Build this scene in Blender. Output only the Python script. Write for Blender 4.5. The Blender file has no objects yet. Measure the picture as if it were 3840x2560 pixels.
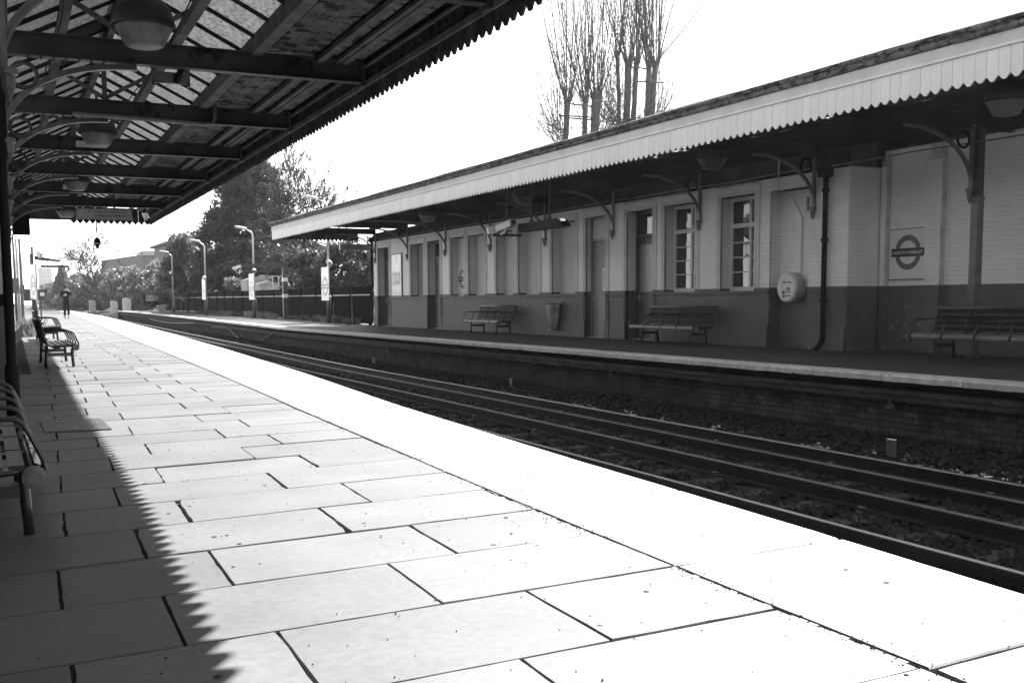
import bpy, math, random
import numpy as np
from mathutils import Vector, Matrix
random.seed(7); RNG = np.random.default_rng(7)
R = math.radians
sc = bpy.context.scene
COL = sc.collection

# ------------------------------------------------------------------ camera
cam_d = bpy.data.cameras.new('camera'); cam = bpy.data.objects.new('camera', cam_d); COL.objects.link(cam)
cam_d.sensor_width = 36.0; cam_d.lens = 39.03; cam_d.shift_y = 0.0672
cam_d.clip_start = 0.05; cam_d.clip_end = 5000
rot = Matrix(((0.9031, 0.0461, -0.4269), (-0.4294, 0.0859, -0.8990), (-0.0048, 0.9952, 0.0974)))
cam.matrix_world = Matrix.Translation((0, 0, 1.15)) @ rot.to_4x4()
sc.camera = cam

# ------------------------------------------------------------------ light
SUN = Vector((0.938, 0.61, 1.0)).normalized()          # direction towards the sun
elev = math.asin(SUN.z); azim = math.atan2(SUN.x, SUN.y)
w = bpy.data.worlds.new('World'); sc.world = w; w.use_nodes = True
nt = w.node_tree; nt.nodes.clear()
sky = nt.nodes.new('ShaderNodeTexSky'); sky.sky_type = 'NISHITA'; sky.sun_disc = False
sky.sun_elevation = elev; sky.sun_rotation = azim; sky.air_density = 1.0; sky.dust_density = 0.0; sky.ozone_density = 1.0
bw = nt.nodes.new('ShaderNodeRGBToBW')
bg = nt.nodes.new('ShaderNodeBackground'); bg.inputs['Strength'].default_value = 0.105
out = nt.nodes.new('ShaderNodeOutputWorld')
nt.links.new(sky.outputs[0], bw.inputs[0]); nt.links.new(bw.outputs[0], bg.inputs[0]); nt.links.new(bg.outputs[0], out.inputs[0])
sd = bpy.data.lights.new('sun', 'SUN'); sd.energy = 5.0; sd.angle = R(0.45); sd.color = (1, 1, 1)
so = bpy.data.objects.new('sun', sd); COL.objects.link(so)
so.rotation_euler = SUN.to_track_quat('Z', 'Y').to_euler()
sc.view_settings.view_transform = 'Standard'; sc.view_settings.look = 'None'
sc.view_settings.exposure = 2.15; sc.view_settings.gamma = 1.0; sc.view_settings.use_curve_mapping = False
cy = sc.cycles
cy.max_bounces = 6; cy.diffuse_bounces = 4; cy.glossy_bounces = 3; cy.transmission_bounces = 3; cy.transparent_max_bounces = 6
cy.caustics_reflective = False; cy.caustics_refractive = False; cy.use_denoising = True
cy.sample_clamp_indirect = 6

# ------------------------------------------------------------------ materials (the photograph is black and white)
def nodes(name):
    m = bpy.data.materials.new(name); m.use_nodes = True
    n = m.node_tree.nodes; return m, n, m.node_tree.links, n['Principled BSDF']
def M(name, c, rough=.75, var=.25, scale=4., bump=0., bscale=30., spec=.35, metal=0., stretch=(1, 1, 1), fine=.0, patch=None, obj_var=0.):
    """grey surface: large and fine noise tones, optional bump, optional patches (threshold, tone) of wear"""
    m, n, l, b = nodes(name)
    b.inputs['Roughness'].default_value = rough; b.inputs['Metallic'].default_value = metal
    b.inputs['Specular IOR Level'].default_value = spec
    geo = n.new('ShaderNodeNewGeometry'); mp = n.new('ShaderNodeMapping'); mp.inputs['Scale'].default_value = stretch
    l.new(geo.outputs['Position'], mp.inputs[0])
    no = n.new('ShaderNodeTexNoise'); no.inputs['Scale'].default_value = scale; no.inputs['Detail'].default_value = 5
    l.new(mp.outputs[0], no.inputs['Vector'])
    mr = n.new('ShaderNodeMapRange'); mr.inputs[1].default_value = .3; mr.inputs[2].default_value = .7
    mr.inputs[3].default_value = 1 - var; mr.inputs[4].default_value = 1 + var
    l.new(no.outputs['Fac'], mr.inputs[0])
    cur = mr.outputs[0]
    if fine:
        n2 = n.new('ShaderNodeTexNoise'); n2.inputs['Scale'].default_value = scale * 14; n2.inputs['Detail'].default_value = 3
        l.new(mp.outputs[0], n2.inputs['Vector'])
        m2 = n.new('ShaderNodeMapRange'); m2.inputs[1].default_value = .3; m2.inputs[2].default_value = .7
        m2.inputs[3].default_value = 1 - fine; m2.inputs[4].default_value = 1 + fine; l.new(n2.outputs['Fac'], m2.inputs[0])
        mu = n.new('ShaderNodeMath'); mu.operation = 'MULTIPLY'; l.new(cur, mu.inputs[0]); l.new(m2.outputs[0], mu.inputs[1]); cur = mu.outputs[0]
    if obj_var:
        oi = n.new('ShaderNodeObjectInfo'); m3 = n.new('ShaderNodeMapRange')
        m3.inputs[3].default_value = 1 - obj_var; m3.inputs[4].default_value = 1 + obj_var; l.new(oi.outputs['Random'], m3.inputs[0])
        mu = n.new('ShaderNodeMath'); mu.operation = 'MULTIPLY'; l.new(cur, mu.inputs[0]); l.new(m3.outputs[0], mu.inputs[1]); cur = mu.outputs[0]
    mu = n.new('ShaderNodeMath'); mu.operation = 'MULTIPLY'; mu.inputs[1].default_value = c; l.new(cur, mu.inputs[0]); cur = mu.outputs[0]
    if patch:
        th, tone, ps = patch
        n3 = n.new('ShaderNodeTexNoise'); n3.inputs['Scale'].default_value = ps; n3.inputs['Detail'].default_value = 7; n3.inputs['Roughness'].default_value = .65
        l.new(mp.outputs[0], n3.inputs['Vector'])
        st = n.new('ShaderNodeMapRange'); st.inputs[1].default_value = th; st.inputs[2].default_value = th + .015; l.new(n3.outputs['Fac'], st.inputs[0])
        mx = n.new('ShaderNodeMix'); mx.data_type = 'FLOAT'; l.new(st.outputs[0], mx.inputs[0]); l.new(cur, mx.inputs[2]); mx.inputs[3].default_value = tone
        cur = mx.outputs[0]
    cc = n.new('ShaderNodeCombineColor'); [l.new(cur, cc.inputs[i]) for i in range(3)]
    l.new(cc.outputs[0], b.inputs['Base Color'])
    if bump:
        nb = n.new('ShaderNodeTexNoise'); nb.inputs['Scale'].default_value = bscale; nb.inputs['Detail'].default_value = 6
        l.new(mp.outputs[0], nb.inputs['Vector'])
        bp_ = n.new('ShaderNodeBump'); bp_.inputs['Strength'].default_value = bump; bp_.inputs['Distance'].default_value = .02
        l.new(nb.outputs['Fac'], bp_.inputs['Height']); l.new(bp_.outputs[0], b.inputs['Normal'])
    return m
def glassy(name, c, rough=.03):
    m, n, l, b = nodes(name); b.inputs['Base Color'].default_value = (c, c, c, 1)
    b.inputs['Roughness'].default_value = rough; b.inputs['Specular IOR Level'].default_value = .9; return m
def leafmat(name, c, tr=.5, rough=.35):
    m, n, l, b = nodes(name)
    oi = n.new('ShaderNodeNewGeometry'); no = n.new('ShaderNodeTexNoise'); no.inputs['Scale'].default_value = 1.1
    l.new(oi.outputs['Position'], no.inputs['Vector'])
    ri = n.new('ShaderNodeMath'); ri.operation = 'MULTIPLY_ADD'; ri.inputs[1].default_value = .9; ri.inputs[2].default_value = .55
    l.new(oi.outputs['Random Per Island'], ri.inputs[0])
    mu = n.new('ShaderNodeMath'); mu.operation = 'MULTIPLY'; mu.inputs[1].default_value = c * 2; l.new(no.outputs['Fac'], mu.inputs[0])
    m2 = n.new('ShaderNodeMath'); m2.operation = 'MULTIPLY'; l.new(mu.outputs[0], m2.inputs[0]); l.new(ri.outputs[0], m2.inputs[1])
    cc = n.new('ShaderNodeCombineColor'); [l.new(m2.outputs[0], cc.inputs[i]) for i in range(3)]
    l.new(cc.outputs[0], b.inputs['Base Color']); b.inputs['Roughness'].default_value = rough
    b.inputs['Specular IOR Level'].default_value = .6
    t = n.new('ShaderNodeBsdfTranslucent'); l.new(cc.outputs[0], t.inputs[0])
    mx = n.new('ShaderNodeMixShader'); mx.inputs[0].default_value = tr
    l.new(b.outputs[0], mx.inputs[1]); l.new(t.outputs[0], mx.inputs[2]); l.new(mx.outputs[0], n['Material Output'].inputs[0])
    return m
def translucent(name, c, t=.6):
    m, n, l, b = nodes(name)
    geo = n.new('ShaderNodeNewGeometry'); no = n.new('ShaderNodeTexNoise'); no.inputs['Scale'].default_value = 22 if name == 'dirty_roof_glass' else 1.2; no.inputs['Detail'].default_value = 8
    no.inputs['Roughness'].default_value = .7
    l.new(geo.outputs['Position'], no.inputs['Vector'])
    mr = n.new('ShaderNodeMapRange'); mr.inputs[1].default_value = .35; mr.inputs[2].default_value = .65; mr.inputs[3].default_value = c * .25; mr.inputs[4].default_value = c * 1.5
    l.new(no.outputs['Fac'], mr.inputs[0])
    cc = n.new('ShaderNodeCombineColor'); [l.new(mr.outputs[0], cc.inputs[i]) for i in range(3)]
    l.new(cc.outputs[0], b.inputs['Base Color']); b.inputs['Roughness'].default_value = .4
    tb = n.new('ShaderNodeBsdfTranslucent'); l.new(cc.outputs[0], tb.inputs[0])
    mx = n.new('ShaderNodeMixShader'); mx.inputs[0].default_value = t
    l.new(b.outputs[0], mx.inputs[1]); l.new(tb.outputs[0], mx.inputs[2]); l.new(mx.outputs[0], n['Material Output'].inputs[0])
    return m

m_slab = M('paving_slab', .108, .6, .15, 1.6, .10, 160, .42, fine=.13, obj_var=.15, patch=(.73, .08, 3.2))
m_cope = M('coping_concrete', .165, .6, .12, 1.1, .08, 120, .4, fine=.08, obj_var=.06, patch=(.64, .12, 1.7))
m_nose = M('white_edge_paint', .72, .6, .06, 3, .15, 60, .3, patch=(.66, .5, 6))
m_mortar = M('mortar', .09, .9, .5, 9, .8, 60, .1)
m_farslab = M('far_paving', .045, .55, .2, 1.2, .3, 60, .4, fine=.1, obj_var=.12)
m_farcope = M('far_coping', .55, .8, .22, 5, .5, 40, .2, fine=.15, obj_var=.08, patch=(.63, .2, 5))
m_dirt = M('dark_ground', .055, .95, .4, 2, .6, 20, .1)
m_ballast = M('ballast', .022, .9, .5, 8, .8, 40, .15, fine=.4)
m_stone = M('ballast_stone', .028, .85, .5, 12, .3, 60, .2)
m_darkbrick = M('sooty_brick', .068, .85, .35, 2.5, .4, 60, .15, fine=.3, obj_var=.3, patch=(.66, .2, 2.2))
m_soot = M('sooty_mortar', .03, .95, .3, 6, .3, 50, .1)
m_white = M('white_painted_brick', .74, .55, .06, 2, .12, 30, .35, fine=.04, obj_var=.04, patch=(.735, .2, 9))
m_whitej = M('white_brick_joint', .5, .7, .3, 4, .2, 30, .2)
m_trim = M('white_trim', .62, .55, .08, 3, .08, 30, .35)
m_dado = M('grey_painted_dado', .115, .6, .14, 1.5, .15, 30, .35, fine=.08, obj_var=.06, patch=(.70, .33, 3.0))
m_dadoj = M('dado_joint', .135, .7, .3, 4, .2, 30, .2)
m_panel = M('pale_boarded_panel', .52, .6, .06, 1.0, .05, 20, .3)
m_door = M('grey_door', .2, .45, .12, 2, .06, 20, .4)
m_doord = M('dark_door', .07, .45, .12, 2, .06, 20, .4)
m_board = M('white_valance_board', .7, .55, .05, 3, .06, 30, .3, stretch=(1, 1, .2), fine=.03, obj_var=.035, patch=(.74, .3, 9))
m_peel = M('peeling_gutter_paint', .13, .8, .5, 6, .9, 30, .2, stretch=(1, .5, 1), fine=.4, patch=(.52, .035, 13))
m_fascia = M('grey_fascia', .5, .6, .12, 3, .15, 30, .3, patch=(.72, .2, 6))
m_iron = M('dark_painted_iron', .045, .4, .3, 6, .2, 40, .4)
m_iron2 = M('grey_painted_iron', .13, .35, .25, 6, .15, 40, .5)
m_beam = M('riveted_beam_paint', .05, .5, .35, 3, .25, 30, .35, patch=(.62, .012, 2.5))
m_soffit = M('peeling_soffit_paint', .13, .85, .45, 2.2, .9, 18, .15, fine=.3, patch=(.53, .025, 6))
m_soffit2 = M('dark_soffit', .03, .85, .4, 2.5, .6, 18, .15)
m_timber = M('old_timber', .12, .8, .35, 4, .5, 25, .2, patch=(.62, .05, 6))
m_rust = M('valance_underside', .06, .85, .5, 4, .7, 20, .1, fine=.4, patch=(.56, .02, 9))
m_roofglass = translucent('dirty_roof_glass', .065, .7)
m_roof = M('roof_felt', .05, .9, .3, 2, .3, 20, .1)
m_railtopshade = M('painted_shade_rail_head', .022, .85, .3, 5, .1, 40, .04)  # head of the nearest rail, building shade put into its colour
m_railtopm = M('worn_rail_head', .11, .5, .3, 5, .1, 40, .5)
m_rail = M('rail_side', .022, .6, .3, 5, .2, 40, .3)
m_railtop = M('rail_head', .3, .28, .15, 5, 0, 40, .5, metal=.9)
m_sleeper = M('sleeper', .06, .9, .3, 5, .5, 30, .1)
m_galv = M('galvanised_steel', .42, .4, .12, 6, .1, 40, .4, metal=.3)
m_black = M('black_paint', .012, .7, .2, 5, .1, 30, .15)
m_fence = M('dark_fence', .009, .9, .2, 3, .1, 30, .08)
m_signw = M('white_enamel', .62, .25, .03, 2, 0, 30, .5)
m_signg = M('grey_print', .13, .3, .05, 3, 0, 30, .5)
m_signd = M('dark_print', .02, .3, .05, 3, 0, 30, .5)
m_lightbox = M('sign_box_face', .36, .35, .04, 2, 0, 30, .4)
m_plasticw = M('white_plastic', .6, .35, .05, 4, .05, 30, .5)
m_glass = glassy('window_glass', .03)
m_clear = glassy('lens_glass', .02, .05)
m_bowl = translucent('lamp_bowl', .3, .4)
m_leafd = leafmat('evergreen_leaf', .08, .45, .28)
m_leafm = leafmat('ivy_leaf', .085, .45, .3)
m_leafl = leafmat('bright_leaf', .17, .5, .35)
m_bark = M('bark', .12, .9, .3, 6, .5, 30, .1)
m_barkd = M('dark_bark', .055, .9, .3, 6, .5, 30, .1)
m_bank = M('earth_bank', .07, .95, .5, 1.5, .8, 6, .1)
m_seat = M('bench_slat', .022, .4, .2, 6, .1, 40, .5)
m_tube = M('bench_tube', .035, .3, .1, 6, 0, 40, .6)
m_brickfar = M('far_building_brick', .16, .8, .2, 2, .1, 20, .2)
m_concrete = M('pale_concrete', .42, .7, .1, .5, .1, 10, .3)
m_cab = M('pale_cabinet', .4, .6, .1, 3, .1, 30, .3)
m_bag = translucent('thin_plastic_bag', .5, .4)
m_coat = M('dark_coat', .02, .8, .2, 8, .2, 60, .2)
m_trouser = M('dark_trousers', .018, .8, .2, 8, .2, 60, .2)
m_skin = M('skin', .32, .5, .08, 8, 0, 60, .4)
m_paper = M('notice_paper', .6, .6, .05, 5, 0, 60, .3)
m_pot = M('planter_plastic', .22, .6, .1, 5, .05, 30, .3)

# ------------------------------------------------------------------ helpers
def wm(o):
    return Matrix() if o is None else wm(o.parent) @ o.matrix_parent_inverse @ o.matrix_basis
def par(o, p, keep=True):
    if p is not None:
        o.parent = p
        if keep: o.matrix_parent_inverse = wm(p).inverted()
def tag(o, label=None, cat=None, group=None, kind=None):
    for k, v in (('label', label), ('category', cat), ('group', group), ('kind', kind)):
        if v: o[k] = v
    return o
def thing(name, label, cat, loc=(0, 0, 0), rz=0., group=None):
    o = bpy.data.objects.new(name, None); COL.objects.link(o); o.location = loc; o.rotation_euler = (0, 0, rz)
    o.empty_display_size = .1
    return tag(o, label, cat, group)
def mesh_obj(name, verts, faces, mat, parent=None, smooth=False, keep=True):
    me = bpy.data.meshes.new(name); me.from_pydata([tuple(v) for v in verts], [], faces); me.update()
    if mat: me.materials.append(mat)
    if smooth: me.polygons.foreach_set('use_smooth', [True] * len(me.polygons))
    o = bpy.data.objects.new(name, me); COL.objects.link(o); par(o, parent, keep); return o
def np_mesh(name, V, F, mat, parent=None, keep=True, kind=None, smooth=False):
    """V (n,3) array, F (m,k) array of equal sized faces"""
    me = bpy.data.meshes.new(name); V = np.asarray(V, np.float32); F = np.asarray(F, np.int32); k = F.shape[1]
    me.vertices.add(len(V)); me.vertices.foreach_set('co', V.ravel())
    me.loops.add(F.size); me.loops.foreach_set('vertex_index', F.ravel())
    me.polygons.add(len(F)); me.polygons.foreach_set('loop_start', np.arange(len(F), dtype=np.int32) * k)
    me.polygons.foreach_set('loop_total', np.full(len(F), k, np.int32))
    if smooth: me.polygons.foreach_set('use_smooth', np.ones(len(F), bool))
    me.update(calc_edges=True); me.validate()
    if not smooth: me.shade_flat()
    if mat: me.materials.append(mat)
    o = bpy.data.objects.new(name, me); COL.objects.link(o); par(o, parent, keep)
    if kind: o['kind'] = kind
    return o
CUBE_V = np.array([(x, y, z) for x in (-1, 1) for y in (-1, 1) for z in (-1, 1)], float)
CUBE_F = np.array([(0, 1, 3, 2), (4, 6, 7, 5), (0, 4, 5, 1), (2, 3, 7, 6), (0, 2, 6, 4), (1, 5, 7, 3)])
def boxes(name, C_, H_, mat, parent=None, kind='stuff'):
    C_ = np.asarray(C_, float); H_ = np.asarray(H_, float)
    V = (C_[:, None, :] + CUBE_V[None] * H_[:, None, :]).reshape(-1, 3)
    F = (CUBE_F[None] + (np.arange(len(C_)) * 8)[:, None, None]).reshape(-1, 4)
    return np_mesh(name, V, F, mat, parent, kind=kind)
_unit = {}
def unit_box(name, mat, bev=.0):
    key = (name, mat.name)
    if key not in _unit:
        me = bpy.data.meshes.new(name)
        if bev:
            b = bev; V = []; F = []
            # box with chamfered -X and +X rims
            for x, s in ((-1, 1 - b), (-1 + b, 1), (1, 1)):
                V += [(x, -s, -s), (x, s, -s), (x, s, s), (x, -s, s)]
            F = [(0, 3, 2, 1), (8, 9, 10, 11)]
            for a in (0, 4):
                F += [(a + i, a + (i + 1) % 4, a + 4 + (i + 1) % 4, a + 4 + i) for i in range(4)]
            me.from_pydata(V, [], F)
        else:
            me.from_pydata([tuple(v) for v in CUBE_V], [], [tuple(int(i) for i in f) for f in CUBE_F])
        me.materials.append(mat); me.update(); _unit[key] = me
    return _unit[key]
def ubox(name, mat, c, h, parent, rz=0., keep=True, bev=0., rx=0., ry=0.):
    o = bpy.data.objects.new(name, unit_box(name, mat, bev)); COL.objects.link(o)
    o.location = c; o.scale = h; o.rotation_euler = (rx, ry, rz); par(o, parent, keep); return o
class MB:
    def __init__(s): s.v = []; s.f = []
    def add(s, V, F):
        n = len(s.v); s.v += [Vector(p) for p in V]; s.f += [tuple(i + n for i in f) for f in F]; return s
    def box(s, x0, x1, y0, y1, z0, z1):
        V = [(x, y, z) for x in (x0, x1) for y in (y0, y1) for z in (z0, z1)]
        return s.add(V, [tuple(int(i) for i in f) for f in CUBE_F])
    def bar(s, a, b, wx, wz, up=Vector((0, 0, 1))):
        a = Vector(a); b = Vector(b); d = (b - a).normalized(); sx = d.cross(up)
        if sx.length < 1e-4: sx = d.cross(Vector((1, 0, 0)))
        sx.normalize(); sz = sx.cross(d)
        V = [p + sx * i * wx / 2 + sz * j * wz / 2 for p in (a, b) for i in (-1, 1) for j in (-1, 1)]
        return s.add(V, [tuple(int(i) for i in f) for f in CUBE_F])
    def tube(s, pts, r, n=8, cap=True):
        pts = [Vector(p) for p in pts]; rs = r if isinstance(r, (list, tuple)) else [r] * len(pts)
        V = []; F = []; prev = None
        for i, p in enumerate(pts):
            d = (pts[min(i + 1, len(pts) - 1)] - pts[max(i - 1, 0)]).normalized()
            if prev is None:
                a = d.orthogonal().normalized()
            else:
                a = (prev - d * prev.dot(d)); a = a.normalized() if a.length > 1e-6 else d.orthogonal().normalized()
            prev = a; b = d.cross(a)
            for k in range(n):
                t = 2 * math.pi * k / n; V.append(p + (a * math.cos(t) + b * math.sin(t)) * rs[i])
        for i in range(len(pts) - 1):
            for k in range(n):
                F.append((i * n + k, i * n + (k + 1) % n, (i + 1) * n + (k + 1) % n, (i + 1) * n + k))
        if cap: F += [tuple(range(n - 1, -1, -1)), tuple((len(pts) - 1) * n + k for k in range(n))]
        return s.add(V, F)
    def lathe(s, prof, c, n=16, cap=True):
        c = Vector(c); V = []; F = []
        for r, z in prof:
            for k in range(n):
                t = 2 * math.pi * k / n; V.append(c + Vector((r * math.cos(t), r * math.sin(t), z)))
        for i in range(len(prof) - 1):
            for k in range(n): F.append((i * n + k, i * n + (k + 1) % n, (i + 1) * n + (k + 1) % n, (i + 1) * n + k))
        if cap: F += [tuple(range(n - 1, -1, -1)), tuple((len(prof) - 1) * n + k for k in range(n))]
        return s.add(V, F)
    def prism(s, poly, vec):
        """closed polygon (list of 3d points) extruded along vec"""
        n = len(poly); vec = Vector(vec); V = [Vector(p) for p in poly] + [Vector(p) + vec for p in poly]
        F = [tuple(range(n - 1, -1, -1)), tuple(range(n, 2 * n))] + [(i, (i + 1) % n, n + (i + 1) % n, n + i) for i in range(n)]
        return s.add(V, F)
    def sweep(s, prof, path, closed=True):
        """profile [(across, up)] swept along path [(x, y, z, (ax, ay))]"""
        n = len(prof); V = []; F = []
        for (x, y, z, ax) in path:
            for (u, v) in prof: V.append((x + ax[0] * u, y + ax[1] * u, z + v))
        for i in range(len(path) - 1):
            for k in range(n if closed else n - 1):
                F.append((i * n + k, i * n + (k + 1) % n, (i + 1) * n + (k + 1) % n, (i + 1) * n + k))
        if closed: F += [tuple(range(n)), tuple((len(path) - 1) * n + k for k in range(n - 1, -1, -1))]
        return s.add(V, F)
    def ring(s, r0, r1, t, n=32, M_=None, a0=0, a1=2 * math.pi):
        V = []; F = []; full = abs(a1 - a0 - 2 * math.pi) < 1e-6; m = n if full else n + 1
        for k in range(m):
            a = a0 + (a1 - a0) * k / n; c_, s_ = math.cos(a), math.sin(a)
            V += [(r0 * c_, r0 * s_, 0), (r1 * c_, r1 * s_, 0), (r1 * c_, r1 * s_, t), (r0 * c_, r0 * s_, t)]
        for k in range(n):
            a = 4 * k; b = 4 * ((k + 1) % m)
            F += [(a + i, a + (i + 1) % 4, b + (i + 1) % 4, b + i) for i in range(4)]
        if M_ is not None: V = [M_ @ Vector(p) for p in V]
        return s.add(V, F)
    def xf(s, M_): s.v = [M_ @ p for p in s.v]; return s
    def build(s, name, mat, parent=None, smooth=False, keep=True, kind=None, label=None):
        o = mesh_obj(name, s.v, s.f, mat, parent, smooth, keep)
        if kind: o['kind'] = kind
        if label: o['label'] = label
        return o
def text(name, body, size, mat, parent, M_, keep=True, align='CENTER', t=.002, sx=1.0):
    cu = bpy.data.curves.new(name, 'FONT'); cu.body = body; cu.size = size; cu.align_x = align; cu.align_y = 'CENTER'
    cu.extrude = t; cu.resolution_u = 2; cu.offset = size * .022
    o = bpy.data.objects.new(name, cu); COL.objects.link(o)
    me = bpy.data.meshes.new_from_object(o.evaluated_get(bpy.context.evaluated_depsgraph_get()))
    bpy.data.objects.remove(o); me.transform(M_ @ Matrix.Diagonal((sx, 1, 1, 1))); me.materials.clear(); me.materials.append(mat); me.name = name
    q = bpy.data.objects.new(name, me); COL.objects.link(q); par(q, parent, keep); return q
def frame_mat(o, x, y):
    """matrix whose local x and y axes are the given world directions"""
    x = Vector(x).normalized(); y = Vector(y).normalized(); z = x.cross(y)
    m = Matrix((x, y, z)).transposed().to_4x4(); m.translation = Vector(o); return m
def kids(o): return [c for c in bpy.data.objects if c.parent == o]
def copy_tree(o, parent=None, tree=None):
    c = o.copy(); COL.objects.link(c); c.parent = parent
    for ch in (tree or {}).get(o.name, []): copy_tree(ch, c, tree)
    return c
def tree_of():
    t = {}
    for c in bpy.data.objects:
        if c.parent: t.setdefault(c.parent.name, []).append(c)
    return t
def lerp(x, xs, ys):
    return float(np.interp(x, xs, ys))
# levels: the line climbs a little with distance
def gn(Y): return .007 * min(max(Y - 12, 0), 60)
def gt(Y): return -.65 + .0075 * min(max(Y - 28, 0), 60)
def gf(Y): return .22 + .007 * min(max(Y - 42, 0), 45)
def cY(Y):   # joint between the paving and the coping slabs of the near platform
    return lerp(Y, [-8, 2.5, 5, 7, 8.5, 12.6, 17.5, 24, 32.4, 50, 70, 130], [2.35, 2.615, 2.70, 2.79, 2.87, 3.08, 3.28, 3.49, 3.72, 4.3, 5.0, 7.3])
def eY(Y):   # edge of the near platform
    return lerp(Y, [-8, 3, 4.1, 6, 7.2, 11, 17.2, 26, 36, 55, 86, 130], [3.3, 3.62, 3.71, 3.81, 3.87, 4.12, 4.57, 5.02, 5.44, 6.05, 6.95, 8.6])
def rY(Y):   # farthest rail
    return lerp(Y, [-10, 5, 12.7, 31, 46, 88, 168, 320, 700], [8.1, 8.21, 8.36, 8.62, 8.72, 9.15, 11.2, 17.5, 36])
def wX(Y): return .03 + .0207 * Y      # wall line of the near building
def vX(Y): return 3.84 + .0207 * Y - .026 * max(0., 8.5 - Y)     # near canopy valance line; unseen near end bent to move its shadow
XF = 14.16; XV = 10.6; XC = 10.2       # far wall face, far valance, far coping edge

# ================================================================== GROUND AND TRACK
def sheet(name, pts_rows, mat, kind='structure', parent=None):
    """rows of points -> grid"""
    V = [p for r in pts_rows for p in r]; n = len(pts_rows[0]); F = []
    for i in range(len(pts_rows) - 1):
        for k in range(n - 1): F.append((i * n + k, i * n + k + 1, (i + 1) * n + k + 1, (i + 1) * n + k))
    o = mesh_obj(name, V, F, mat, parent)
    if kind and parent is None: o['kind'] = kind
    return o
g = MB(); g.box(-900, 1500, -200, 2600, -1.2, -.80); g.build('ground', m_dirt, kind='structure')
YS = list(np.arange(-10, 40, .5)) + list(np.arange(40, 120, 4)) + [150, 200, 300, 450, 700]
rows = []
for Y in YS:
    x0 = eY(min(Y, 130)) - .3 if Y < 105 else rY(Y) - 6.5; x1 = 10.75 if Y < 112 else rY(Y) + 2.6
    rows.append([(x0 + (x1 - x0) * k / 40, Y, gt(Y) + random.uniform(-.025, .02) + (.06 if k > 32 and Y < 90 else 0) * (k - 32) / 8) for k in range(41)])
bed = sheet('track_bed', rows, m_ballast)
def octas(n, P, S):
    base = np.array([(1, 0, 0), (-1, 0, 0), (0, 1, 0), (0, -1, 0), (0, 0, 1), (0, 0, -1)], float)
    tri = np.array([(0, 2, 4), (2, 1, 4), (1, 3, 4), (3, 0, 4), (2, 0, 5), (1, 2, 5), (3, 1, 5), (0, 3, 5)])
    B = base[None] * S[:, None, :] + RNG.normal(0, .18, (n, 6, 3)) * S[:, None, :]
    a = RNG.uniform(0, 6.28, n); c_, s_ = np.cos(a)[:, None], np.sin(a)[:, None]
    X = B[:, :, 0] * c_ - B[:, :, 1] * s_; Yy = B[:, :, 0] * s_ + B[:, :, 1] * c_
    V = np.stack([X, Yy, B[:, :, 2]], 2) + P[:, None, :]
    return V.reshape(-1, 3), (tri[None] + (np.arange(n) * 6)[:, None, None]).reshape(-1, 3)
n = 26000
yy = 4 + 56 * RNG.random(n) ** 1.7; xx = 5.2 + 5.2 * RNG.random(n)
zz = np.array([gt(y) for y in yy]) + .01 + np.clip((xx - 9) * .05, 0, .06)
sz = RNG.uniform(.02, .045, n)[:, None] * RNG.uniform(.6, 1.3, (n, 3))
V, F = octas(n, np.stack([xx, yy, zz], 1), sz)
np_mesh('ballast_stones', V, F, m_stone, kind='stuff')

trk = thing('railway_track', 'four rail electric railway track lying in dark ballast between the two platforms', 'railway track', (7, 10, -.6))
YR = [-6] + list(np.arange(0, 60, 3)) + list(np.arange(60, 180, 8)) + list(np.arange(190, 700, 25))
prof = [(-.07, 0), (.07, 0), (.07, .015), (.012, .03), (.012, .105), (.035, .115), (.035, .14), (-.035, .14), (-.035, .115), (-.012, .105), (-.012, .03), (-.07, .015)]
for off, nm, dz in ((0, 'conductor_rail', .03), (-.56, 'running_rail', 0), (-1.53, 'conductor_rail', .03), (-2.55, 'running_rail', 0)):
    r_ = MB(); r_.sweep(prof, [(rY(Y) + off, Y, gt(Y) - .01 + dz, (1, 0)) for Y in YR]); ro = r_.build(nm, m_rail, trk)
    h = MB(); h.sweep([(-.034, 0), (.034, 0), (.028, .006), (-.028, .006)], [(rY(Y) + off, Y, gt(Y) + .131 + dz, (1, 0)) for Y in YR])
    h.build('rail_head', m_railtop if off == 0 else (m_railtopshade if off < -2 else m_railtopm), ro)
for Y in np.arange(4, 70, .72):
    ubox('sleeper', m_sleeper, (rY(Y) - 1.55, Y, gt(Y) - .03), (1.35, .12, .045), trk)
for Y in np.arange(5, 50, 2.16):
    for off in (0, -1.53):
        mb = MB(); mb.lathe([(.07, 0), (.075, .02), (.05, .03), (.05, .06)], (rY(Y) + off, Y, gt(Y) - .01), 8); mb.build('insulator', m_cab, trk)
# small things beside the far platform wall
def post_marker(y, x, lab):
    t = thing('marker_plate', lab, 'marker', (x, y, gt(y)), 0, 'small plates standing in the ballast by the wall')
    a = MB(); a.box(-.012, .012, -.07, .07, 0, .2); a.build('plate', m_iron2, t, keep=False)
    b = MB(); b.tube([(.03, 0, 0), (.03, 0, .15)], .012, 6); b.build('stake', m_iron2, t, keep=False)
post_marker(9.6, 9.4, 'pale marker plate in the ballast nearest the camera, below the third far bench')
post_marker(21.1, 10.0, 'small pale marker plate in the ballast halfway along the far platform wall')
post_marker(30.2, 10.0, 'pale marker plate in the ballast below the roundel alcove, farthest along the wall')
cb = MB(); pts = []
for Y in np.arange(6, 60, .8):
    pts.append((10.30 - .35 * (1 + math.sin(Y * .5)) * .3, Y, gt(Y) + .09 + .10 * (1 + math.sin(Y * .37 + 1)) * .5))
cb.tube(pts, .012, 5); o = cb.build('trackside_cable', m_black); tag(o, 'thin black cable sagging along the foot of the far platform wall', 'cable')
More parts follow.
